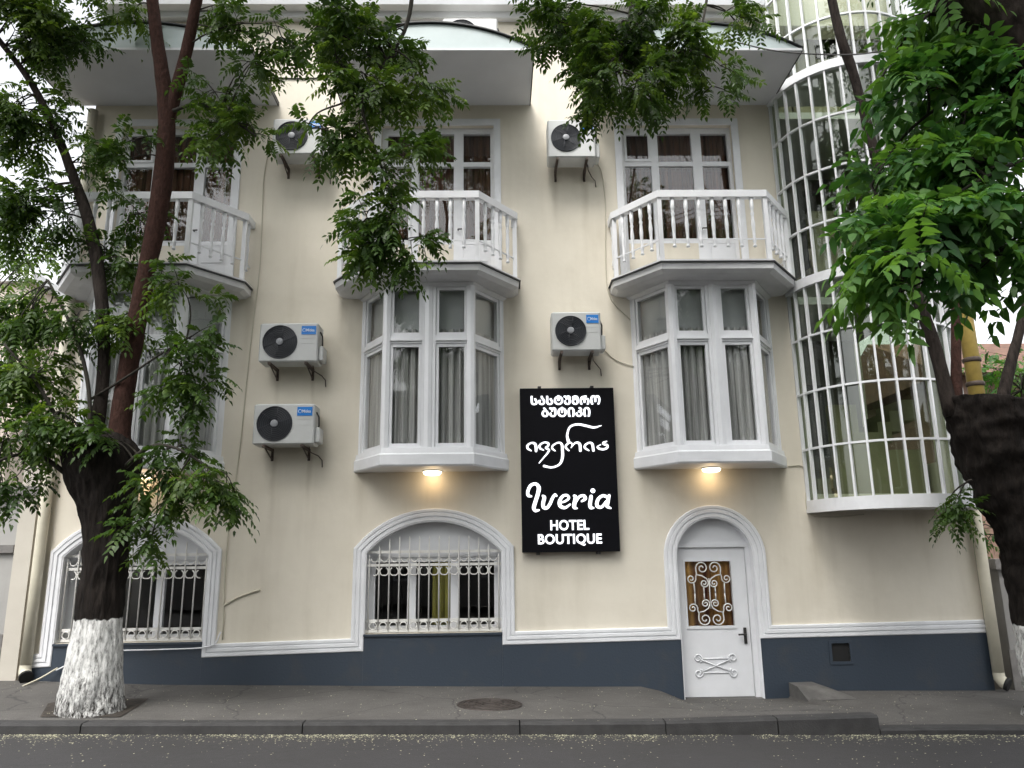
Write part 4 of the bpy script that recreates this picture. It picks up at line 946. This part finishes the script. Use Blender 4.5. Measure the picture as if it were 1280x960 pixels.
# ------------------------------------------------------------------ trees
LEAF_W = .24
class Foliage:
    """compound (pinnate) leaves gathered into one mesh with a tint per leaf"""
    def __init__(s): s.P = []; s.tw = MB()
    def leaf(s, p, d, L, nl, wl, tint, droop=.5): s.P.append((*p, *d, L, nl, wl, tint, droop))
    def expand(s):
        A = np.array(s.P); Vs, Ts = [], []; up = np.array([0, 0, 1.0])
        unit = lambda v: v/(np.linalg.norm(v, axis=-1, keepdims=True)+1e-9)
        for nl in np.unique(A[:, 7]):
            B = A[A[:, 7] == nl]; n = len(B); p = B[:, :3]; d = unit(B[:, 3:6]); L = B[:, 6]; wl = B[:, 8]; tint = B[:, 9]; dr = B[:, 10]
            side = unit(np.cross(d, up)+1e-4); side = side+rng.normal(0, .25, (n, 3)); side = unit(side-d*(side*d).sum(1, keepdims=True)); nrm = np.cross(side, d)
            ts = np.linspace(.16, 1.0, int(nl))
            for k, t in enumerate(ts):
                c = p+d*(L*t)[:, None]; c[:, 2] -= dr*L*t*t*.55
                dd = d.copy(); dd[:, 2] -= dr*t*1.1; dd = unit(dd)
                for sg in ((-1, 1) if k < len(ts)-1 else (0,)):
                    ll = (wl*(1-.42*abs(t-.5))*rng.uniform(.75, 1.2, n))[:, None]
                    ax = dd.copy() if sg == 0 else dd*.45+side*sg*.9
                    if sg: ax[:, 2] -= rng.uniform(.05, .5, n)
                    ax = unit(ax); wv = unit(np.cross(ax, nrm+rng.normal(0, .28, (n, 3)))); nn = np.cross(wv, ax); ww = ll*LEAF_W*rng.uniform(.8, 1.15, (n, 1)); curl = rng.uniform(.0, .22, n)
                    tip = c+ax*ll; tip[:, 2] -= ll[:, 0]*(.05+curl); m1 = c+ax*ll*.30; m2 = c+ax*ll*.66; m2[:, 2] -= ll[:, 0]*curl*.4; f_ = rng.uniform(.1, .55, (n, 1))
                    Vs.append(np.stack([c, m1+wv*ww*.95+nn*ww*f_, m2+wv*ww*.72+nn*ww*f_*.7, tip, m2-wv*ww*.72+nn*ww*f_*.7, m1-wv*ww*.95+nn*ww*f_], 1).reshape(-1, 3))
                    Ts.append(np.repeat(np.clip(tint+rng.normal(0, .09, n), 0, 1), 6))
        return np.concatenate(Vs), np.concatenate(Ts).astype(np.float32)
    def shoot(s, a, b, nleaf, L, wl, tint, sag=.12, r0=.007, fan=1.0, nl=6):
        a = np.array(a, float); b = np.array(b, float); m = (a+b)/2+np.array([0, 0, sag*np.linalg.norm(b-a)])+rng.normal(0, .05, 3)*np.linalg.norm(b-a)
        ts = np.linspace(0, 1, 6); P = [(1-t)**2*a+2*t*(1-t)*m+t*t*b for t in ts]
        s.tw.tube([tuple(p) for p in P], [r0*(1-.7*t) for t in ts], 4, caps=False)
        ax = (b-a)/(np.linalg.norm(b-a)+1e-9)
        for k in range(nleaf):
            t = .25+.75*(k+rng.uniform(0, .8))/nleaf; t = min(t, 1)
            p = (1-t)**2*a+2*t*(1-t)*m+t*t*b
            ph = k*2.4+rng.uniform(0, 1); o1 = np.cross(ax, [0, 0, 1.0]); o1 /= (np.linalg.norm(o1)+1e-9); o2 = np.cross(o1, ax)
            d = ax*rng.uniform(.3, .9)+(o1*math.cos(ph)+o2*math.sin(ph))*fan+np.array([0, 0, -.25])
            s.leaf(p, d, L*rng.uniform(.7, 1.15), nl, wl, np.clip(tint+rng.normal(0, .14), 0, 1), rng.uniform(.3, .9))
    def cluster(s, c, rad, attach, nleaf, L, wl, tint=.45, per=6, nl=6, shoot_len=.45, br=.012):
        c = np.array(c, float); rad = np.array(rad, float); attach = [np.array(a, float) for a in attach]
        nsub = max(2, int(nleaf/per/3)); made = 0
        for i in range(nsub):
            while True:
                q = rng.uniform(-1, 1, 3)
                if q@q <= 1: break
            ctr = c+q*rad*.92
            a = min(attach, key=lambda w_: np.linalg.norm(w_-ctr)+rng.uniform(0, .25))
            mid = (a+ctr)/2+np.array([0, 0, .18*np.linalg.norm(ctr-a)])+rng.normal(0, .06, 3)
            P = [(1-t)**2*a+2*t*(1-t)*mid+t*t*ctr for t in np.linspace(0, 1, 7)]
            s.tw.tube([tuple(p) for p in P], [br*(1-.65*t) for t in np.linspace(0, 1, 7)], 5, caps=False)
            subt = np.clip(tint+rng.normal(0, .12), 0, 1)
            for j in range(3):
                dirv = (ctr-a)/(np.linalg.norm(ctr-a)+1e-9)*.5+rng.normal(0, .7, 3)+np.array([0, 0, -.35]); dirv /= np.linalg.norm(dirv)
                s.shoot(ctr if j < 2 else P[4], (ctr if j < 2 else P[4])+dirv*shoot_len*rng.uniform(.6, 1.2), per, L, wl, subt, nl=nl)
    def build(s, tree, mat_):
        A, T = s.expand(); n = len(A)//6
        me = bpy.data.meshes.new('crown'); o = bpy.data.objects.new('crown', me); COL.objects.link(o); o.parent = tree
        off = wloc(o); A = A-np.array(off)
        me.vertices.add(len(A)); me.vertices.foreach_set('co', A.astype(np.float32).ravel())
        idx = np.arange(n)[:, None]*6+np.array([[0, 1, 5, 1, 2, 4, 1, 4, 5, 2, 3, 4]]); me.loops.add(n*12); me.loops.foreach_set('vertex_index', idx.astype(np.int32).ravel())
        me.polygons.add(n*4); me.polygons.foreach_set('loop_start', np.arange(0, n*12, 3, dtype=np.int32)); me.polygons.foreach_set('loop_total', np.full(n*4, 3, np.int32))
        at_ = me.attributes.new('tint', 'FLOAT', 'POINT'); at_.data.foreach_set('value', T)
        me.materials.append(mat_); me.update(calc_edges=True); me.validate()
        tag(s.tw.build('twigs', M['twig'], tree, world=True, fixn=False), kind='stuff')
        print('leaflets', n)
        return o

def stem(pts, tree, m, name='stem', n=12, jit=.10, sub=5):
    # pts: (px, py, width px, Y)
    P_ = []
    for (px, py, wd, Y) in pts: p = at(px, py, Y); P_.append((p.x, p.y, p.z, pxw(p, wd)*.42))
    Q = catmull(P_, sub); MB().tube([tuple(q[:3]) for q in Q], [float(q[3]) for q in Q], n, jit=jit, jscale=5.0).build(name, M[m], tree, world=True, fixn=False)
    return [q[:3] for q in Q]
def cl(F, px, py, rx, ry, Y, attach, dens=1.0, L=.30, wl=.075, tint=.45, ydep=None, nl=7, sl=.34, per=5):
    k_ = 26 if L < .3 else 44
    c = at(px, py, Y); area = math.pi*pxw(c, rx)*pxw(c, ry); a, b = pxw(c, max(rx*.42, rx-k_)), pxw(c, max(ry*.42, ry-k_))
    F.cluster(c, (a, ydep or (a+b)/2, b), attach, area*150*dens*(.3/L)**2, L, wl, tint, per=per, nl=nl, shoot_len=sl)

# left street tree
TY = -1.62
bp = at(112, 893, TY)
T1 = empty('street_tree', (bp.x, bp.y, .17), 'left street tree with limewashed white trunk base and red-brown stems', 'tree')
trk = [(112, 908, 112, TY), (112, 893, 95, TY), (113, 868, 83, TY), (117, 830, 72, TY), (122, 785, 64, TY), (127, 745, 60, TY), (132, 700, 59, TY), (135, 655, 64, TY), (133, 618, 82, TY), (129, 590, 98, TY), (127, 566, 98, TY), (127, 548, 70, TY), (127, 540, 30, TY)]
P_ = []
for (px, py, wd, Y) in trk: p = at(px, py, Y); P_.append((p.x, p.y, p.z, pxw(p, wd)/2))
Q = catmull(P_, 16)
MB().tube([tuple(q[:3]) for q in Q], [float(q[3]) for q in Q], 120, jit=.07, jscale=2.6, flare=11).build('trunk', M['barkL'], T1, world=True, fixn=False)
sA = stem([(147, 575, 44, TY), (151, 520, 34, TY-.02), (166, 430, 31, TY-.05), (182, 345, 29, TY-.1), (198, 262, 31, TY-.15), (206, 200, 30, TY-.2), (208, 150, 27, TY-.22), (203, 95, 23, TY-.26), (195, 40, 20, TY-.3), (189, -20, 18, TY-.3), (182, -110, 14, TY-.25), (170, -220, 9, TY-.2)], T1, 'barkstem')
sA2 = stem([(208, 165, 20, TY-.2), (216, 130, 21, TY-.24), (232, 70, 19, TY-.3), (246, 0, 17, TY-.4), (262, -80, 15, TY-.6), (320, -150, 13, TY-.95), (420, -150, 11, TY-1.15), (500, -90, 9, TY-1.25)], T1, 'barkstem')
sA3 = stem([(500, -90, 9, TY-1.25), (515, -20, 7, TY-1.3), (505, 40, 6, TY-1.3), (470, 95, 5, TY-1.3), (452, 130, 4.5, TY-1.3), (470, 190, 4, TY-1.3), (490, 250, 3.5, TY-1.3), (486, 300, 3, TY-1.3)], T1, 'twig', 'branch', 7)
sA4 = stem([(460, 110, 3.6, TY-1.3), (430, 128, 3, TY-1.3), (396, 142, 2.4, TY-1.3), (378, 170, 1.6, TY-1.3)], T1, 'twig', 'branch', 6)
sB = stem([(112, 570, 30, TY), (126, 500, 22, TY+.02), (130, 430, 20, TY+.05), (123, 340, 21, TY+.08), (110, 275, 19, TY+.1), (94, 228, 17, TY+.08), (72, 170, 14, TY), (40, 105, 11, TY-.1), (-5, 45, 9, TY-.2), (-60, -30, 6, TY-.3)], T1, 'barkR')
sC = stem([(112, 565, 10, TY-.1), (112, 500, 7, TY-.15), (104, 450, 6.5, TY-.15), (88, 405, 5.5, TY-.15), (60, 350, 4, TY-.15)], T1, 'twig', 'branch', 7)
sD = stem([(100, 575, 10, TY-.1), (70, 520, 7, TY-.2), (40, 470, 6, TY-.3), (5, 430, 4, TY-.4)], T1, 'twig', 'branch', 7)
sE = stem([(155, 585, 10, TY-.15), (185, 560, 7, TY-.3), (220, 560, 5, TY-.4), (270, 590, 3, TY-.5)], T1, 'twig', 'branch', 7)
sF = stem([(112, 500, 5, TY), (160, 470, 4, TY-.2), (205, 440, 3.5, TY-.3), (240, 420, 3, TY-.4)], T1, 'twig', 'branch', 7)
sG = stem([(212, 140, 7, TY-.25), (250, 130, 5, TY-.4), (290, 150, 4, TY-.5), (320, 170, 3, TY-.5)], T1, 'twig', 'branch', 7)
sH = stem([(80, 590, 10, TY-.1), (50, 570, 7, TY-.2), (15, 570, 6, TY-.3), (-30, 590, 4, TY-.4)], T1, 'twig', 'branch', 7)
F1 = Foliage()
allS = sA+sA2+sB
for (px, py, rx, ry, Y, att, de) in (
    (40, 30, 75, 60, TY-.2, sB, 1.0), (95, 45, 40, 28, TY-.1, sB+sA, .5), (25, 160, 55, 65, TY-.1, sB, .9), (70, 150, 30, 40, TY, sB, .5), (20, 270, 60, 60, TY, sB+sC, 1.0), (75, 270, 28, 40, TY, sB, .6),
    (35, 380, 60, 55, TY-.1, sC+sD, .9), (30, 460, 60, 50, TY-.2, sD, 1.1), (30, 545, 60, 45, TY-.2, sD+sH, 1.2), (15, 600, 45, 26, TY-.3, sH, 1.1), (85, 520, 45, 30, TY-.3, sD, 1.1), (95, 400, 35, 45, TY-.1, sC+sB, .7),
    (110, 200, 35, 40, TY+.1, sB, .55), (150, 190, 45, 40, TY-.2, sA, .6), (155, 270, 40, 40, TY, sB+sA, .6), (130, 330, 45, 50, TY+.15, sB, .85), (160, 400, 35, 40, TY-.1, sB+sA, .6),
    (215, 360, 45, 35, TY-.35, sF+sA, .9), (240, 420, 42, 35, TY-.4, sF, .95), (215, 470, 45, 35, TY-.3, sF, .7), (250, 490, 28, 20, TY-.4, sF, .6),
    (220, 560, 50, 30, TY-.35, sE, .9), (252, 594, 44, 28, TY-.45, sE, .8), (200, 610, 40, 28, TY-.3, sE, .8), (130, 545, 60, 28, TY-.4, sE+sD, .9), (200, 645, 26, 16, TY-.4, sE, .55), (284, 606, 18, 14, TY-.45, sE, .7),
    (150, 2, 60, 22, TY, sA, .7), (275, 12, 50, 26, TY-.4, sA2, .9), (345, 40, 42, 42, TY-.6, sA2+sG, .9), (310, 70, 40, 22, TY-.6, sA2+sG, .6), (255, 110, 40, 30, TY-.45, sG+sA2, .5), (285, 165, 45, 35, TY-.5, sG, .55), (312, 165, 24, 24, TY-.5, sG, .45),
    (400, 30, 42, 40, TY-1.2, sA3+sA2, 1.0), (445, 40, 55, 50, TY-1.25, sA3, 1.2), (494, 50, 38, 55, TY-1.3, sA3, 1.2), (460, 100, 70, 40, TY-1.3, sA3+sA4, 1.2), (528, 100, 18, 22, TY-1.3, sA3, .8), (420, 85, 26, 32, TY-1.3, sA4, .8), (455, 165, 42, 30, TY-1.3, sA3, .95), (520, 185, 24, 18, TY-1.3, sA3, .9), (482, 215, 28, 26, TY-1.3, sA3, .9),
    (492, 262, 30, 30, TY-1.3, sA3, 1.0), (458, 275, 18, 24, TY-1.3, sA3, .75), (508, 300, 22, 20, TY-1.3, sA3, .8), (474, 305, 16, 14, TY-1.3, sA3, .5), (402, 160, 10, 16, TY-1.3, sA4, .5),
):
    cl(F1, px, py, rx, ry, Y, att, de*(1.3 if px < 120 else (.74 if px > 380 else 1.0)), tint=.52+random.uniform(-.1, .14), wl=.086, L=.27, per=7)
for (x, y, z, rx, ry, rz, n) in ((-5.2, -2.4, 10.8, 1.6, 1.2, 1.1, 420), (-6.6, -2.2, 9.6, 1.5, 1.4, 1.6, 600), (-4.5, -5.5, 11.0, 3.0, 2.2, 1.1, 1500), (-.6, -5.8, 10.8, 2.2, 2.0, 1.0, 1000)):
    F1.cluster((x, y, z), (rx, ry, rz), sA[-8:]+sA2[-14:]+sB[-6:], n, .32, .085, .45, per=5, shoot_len=.55, br=.02)
F1.build(T1, M['leafA'])

# right pollarded tree at the kerb
RY = -1.75
bp = at(1330, 890, RY)
T2 = empty('pollard_tree', (bp.x, bp.y, -.03), 'thick dark pollarded tree at right edge with cut top and upright shoots', 'tree')
trk = [(1345, 930, 150, RY), (1335, 880, 118, RY), (1320, 820, 102, RY), (1311, 760, 98, RY), (1300, 700, 96, RY), (1284, 655, 98, RY), (1266, 610, 106, RY), (1252, 565, 118, RY), (1243, 530, 126, RY), (1240, 514, 128, RY), (1240, 507, 122, RY), (1240, 505, 70, RY), (1240, 506, 4, RY)]
P_ = []
for (px, py, wd, Y) in trk: p = at(px, py, Y); P_.append((p.x, p.y, p.z, pxw(p, wd)/2))
Q = catmull(P_, 16)
MB().tube([tuple(q[:3]) for q in Q], [float(q[3]) for q in Q], 120, jit=.17, jscale=2.8, flare=10, ramp=1.8).build('trunk', M['barkL'], T2, world=True, fixn=False)
r1 = stem([(1190, 520, 26, RY), (1170, 440, 22, RY), (1150, 380, 20, RY-.1), (1120, 290, 17, RY-.2), (1085, 160, 15, RY-.3), (1066, 90, 15, RY-.35), (1052, 50, 15, RY-.4), (1040, 0, 14, RY-.4), (1030, -60, 12, RY-.4), (1000, -140, 9, RY-.5), (900, -160, 8, RY-.7), (800, -90, 7, RY-.9)], T2, 'barkR')
r2 = stem([(1196, 515, 20, RY), (1195, 430, 16, RY), (1196, 350, 15, RY), (1205, 260, 13, RY), (1215, 150, 11, RY), (1225, 20, 9, RY), (1230, -100, 6, RY)], T2, 'barkstem')
r3 = stem([(1248, 525, 24, RY), (1262, 460, 19, RY), (1278, 400, 16, RY), (1300, 310, 13, RY), (1310, 200, 10, RY)], T2, 'barkR')
r4 = stem([(800, -90, 7, RY-.9), (790, -20, 6, RY-.95), (785, 40, 5, RY-1.0), (770, 90, 3, RY-1.0)], T2, 'twig', 'branch', 7)
r5 = stem([(900, -160, 6, RY-.7), (890, -60, 5, RY-.8), (880, 20, 4, RY-.9), (862, 70, 3, RY-.9)], T2, 'twig', 'branch', 7)
F2 = Foliage()
for (px, py, rx, ry, Y, att, de) in (
    (700, 35, 36, 40, RY-1.0, r4, 1.2), (742, 52, 48, 42, RY-1.0, r4, 1.4), (790, 30, 60, 40, RY-1.0, r4, 1.4), (765, 100, 45, 32, RY-1.0, r4, 1.2), (820, 85, 50, 30, RY-1.0, r4+r5, 1.3), (865, 50, 45, 45, RY-.9, r5, 1.3), (895, 95, 24, 18, RY-.9, r5, .8), (748, 118, 18, 18, RY-1.0, r4, .8), (800, 125, 22, 12, RY-1, r4, .7), (925, 10, 32, 20, RY-.8, r5, .7), (680, 10, 24, 24, RY-1, r4, .8),
    (1195, 632, 17, 20, RY-.1, [np.array(at(1215, 600, RY-.3))], 1.6)):
    cl(F2, px, py, rx, ry, Y, att, de, L=.25, wl=.078, per=7, tint=.44+random.uniform(-.08, .12), ydep=.45)
for (x, y, z, rx, ry, rz, n) in ((3.0, -2.9, 10.3, 1.6, .9, .7, 260), (5.4, -2.2, 9.6, 1.0, 1.2, 1.1, 220)):
    F2.cluster((x, y, z), (rx, ry, rz), r1[-14:]+r2[-6:]+r4[:4], n, .32, .085, .45, per=5, shoot_len=.55, br=.02)
F2.build(T2, M['leafA'])

# nearer tree whose leaning trunk and big leaves fill the upper right
NY = -5.6
T3 = empty('leaning_tree', (4.6, -6.1, -.1), 'near leaning tree at top right with dark thick limb and large fresh green leaves', 'tree')
P_ = [(4.75, -6.1, -.4, .42), (4.7, -6.1, .0, .36), (4.6, -6.05, 1.2, .30), (4.5, -5.9, 2.4, .29)]
for (px, py, wd, Y) in ((1372, 190, 128, NY-.1), (1318, 105, 128, NY), (1272, 38, 124, NY), (1236, -10, 120, NY), (1190, -80, 110, NY), (1120, -200, 90, NY), (1020, -350, 70, NY), (900, -500, 50, NY)): p = at(px, py, Y); P_.append((p.x, p.y, p.z, pxw(p, wd)/2))
Q = catmull(P_, 16); lim = [q[:3] for q in Q]
MB().tube([tuple(q[:3]) for q in Q], [float(q[3]) for q in Q], 96, jit=.08, jscale=3.0, flare=13).build('trunk', M['barkR'], T3, world=True, fixn=False)
n1 = stem([(1340, 150, 14, NY), (1300, 190, 11, NY-.1), (1255, 210, 8, NY-.15), (1200, 240, 6, NY-.15), (1150, 280, 4, NY-.1)], T3, 'twig', 'branch', 7)
n2 = stem([(1290, 60, 12, NY), (1230, 110, 8, NY+.1), (1180, 130, 7, NY+.2), (1130, 170, 5, NY+.3), (1090, 230, 4, NY+.3)], T3, 'twig', 'branch', 7)
n3 = stem([(1220, -30, 10, NY), (1170, 10, 7, NY+.2), (1130, 50, 5, NY+.3), (1100, 100, 4, NY+.3)], T3, 'twig', 'branch', 7)
n4 = stem([(1330, 170, 10, NY), (1290, 270, 8, NY), (1240, 320, 6, NY), (1160, 350, 4, NY), (1115, 370, 3, NY)], T3, 'twig', 'branch', 7)
F3 = Foliage()
for (px, py, rx, ry, Y, att, de, ti) in (
    (1155, 40, 60, 50, NY+.3, n3, .7, .8), (1195, 90, 66, 46, NY+.25, n2+n3, .7, .65), (1140, 135, 50, 44, NY+.3, n2, .75, .6), (1190, 170, 60, 46, NY+.2, n2+n1, .65, .65), (1125, 205, 44, 36, NY+.3, n2, .65, .65), (1160, 230, 52, 38, NY+.2, n1+n2, .65, .7), (1222, 225, 50, 40, NY, n1+n4, .5, .55),
    (1264, 180, 40, 42, NY, n1, .45, .55), (1262, 265, 38, 36, NY, n4, .4, .5), (1190, 275, 54, 34, NY, n4, .6, .55), (1142, 300, 42, 36, NY, n4, .6, .7), (1118, 345, 28, 36, NY, n4, .6, .85), (1238, 120, 40, 40, NY+.1, n2, .5, .6), (1172, 315, 32, 26, NY, n4, .4, .65), (1098, 258, 28, 22, NY+.3, n2, .45, .7), (1228, 40, 24, 24, NY+.2, n3, .35, .75), (1258, 320, 24, 20, NY, n4, .25, .55), (1205, 12, 44, 30, NY+.3, n3, .6, .8)):
    cl(F3, px, py-10, rx*1.08, ry*1.05, Y, att, de*.46, L=.34, wl=.125, tint=min(.95, ti+.08), nl=6, sl=.3, per=6, ydep=.32)
for (x, y, z, rx, ry, rz, n) in ((2.4, -6.0, 9.4, 1.9, 1.6, .9, 420), (2.2, -8.6, 9.6, 3.0, 2.2, 1.1, 800), (6.6, -7.0, 9.0, 2.2, 2.2, 1.4, 600)):
    F3.cluster((x, y, z), (rx, ry, rz), lim[-20:], n, .40, .11, .5, per=5, shoot_len=.55, br=.02)
F3.build(T3, M['leafB'])

# background greenery
def bush(name, label, c, rad, n, m, L=.35, wl=.10, tint=.5, cat='tree', h=None):
    o = empty(name, (c[0], c[1], h if h is not None else c[2]-rad[2]), label, cat)
    F = Foliage(); base = Vector((c[0], c[1], h if h is not None else c[2]-rad[2])); pts = [base+(Vector(c)-base)*t for t in np.linspace(0, 1, 6)]
    MB().tube(pts, [max(.03, .12*(1-.14*k)) for k in range(6)], 8, jit=.1).build('trunk', M['barkR'], o, world=True, fixn=False)
    F.cluster(c, rad, [np.array(p) for p in pts[2:]], n, L, wl, tint, per=6, shoot_len=.6, br=.02); F.build(o, M[m]); return o
p = at(1262, 480, 2.0); bush('garden_shrub', 'bright green shrub growing behind the pollarded trunk at far right', (p.x+.2, 2.0, p.z-.1), (.9, .7, .75), 260, 'leafB', tint=.75, cat='shrub', h=-.2)
p = at(1258, 660, 1.3); bush('garden_bush', 'small dark bush behind the gate pier at right', (p.x+.1, 1.3, p.z-.2), (.6, .5, .7), 160, 'leafB', tint=.5, cat='shrub', h=-.2)
bush('background_tree', 'leafy tree in the distance at far left, behind street tree', (-10.5, 4.5, 6.0), (2.4, 1.8, 3.0), 900, 'leafA', .42, .12, .6, h=.3)

ob = house('opposite_house', -16, 16, 24, 30, -.3, 9.0, 'greyplaster', 'grey rendered house across the street, seen only mirrored in windows', [(x_, z_, 1.3, 1.8) for x_ in (-12, -8, -4, 0, 4, 8, 12) for z_ in (1.2, 4.6)], 'flat')
ob.rotation_euler.z = math.pi; ob.location = (0, -25.5, -.3)
for (x, y, lb) in ((-8.5, -19, 'left'), (.5, -20.5, 'middle'), (9.5, -19, 'right')):
    bush('opposite_tree', 'tall leafy tree across the street, seen only mirrored in windows, %s of three' % lb, (x, y, 10.0), (4.6, 2.6, 6.0), 2600, 'leafA', .75, .26, .45, h=.2)
# ------------------------------------------------------------------ fallen blossom
mb = MB(); r_ = random.Random(3)
def petal(x, y, z, s_):
    a = r_.uniform(0, 6.28); t = [r_.uniform(-.4, .4)*s_ for _ in range(4)]
    v_ = [(x+s_*math.cos(a+k*math.pi/2)*(1 if k % 2 else .65), y+s_*math.sin(a+k*math.pi/2)*(1 if k % 2 else .65), z+.003+abs(t[k])) for k in range(4)]
    mb.add(v_, [(0, 1, 2, 3)])
for i in range(8200):
    x = r_.uniform(-7, 7)
    if noise.noise((x*.8, 3.3, 0))+.6*noise.noise((x*4.1, 9.3, 0)) < r_.uniform(-.55, .5): continue
    y = KY-.015-r_.expovariate(1/.10); petal(x, y, zroad(x), r_.uniform(.005, .012))
for i in range(1500):
    x = r_.uniform(-6, 6); y = KY-r_.uniform(0, 1)**1.6*2.6
    if noise.noise((x*1.3, y*1.3, 2)) < r_.uniform(-.5, .4): continue
    petal(x, y, zroad(x), r_.uniform(.004, .011))
for i in range(1500):
    x = r_.uniform(-6, 6.5); y = r_.uniform(KY+.02, -.1)
    if noise.noise((x*.9, y*1.5, 7)) < r_.uniform(-.5, .5): continue
    petal(x, y, zpave(x, y)+.006, r_.uniform(.004, .011))
tag(mb.build('fallen_blossom', M['petal'], fixn=False), 'pale fallen blossom scattered along the kerb and road', 'blossom', kind='stuff')
print('objects', len(bpy.data.objects), 'tris', sum(len(o.data.polygons) for o in bpy.data.objects if o.type == 'MESH'))
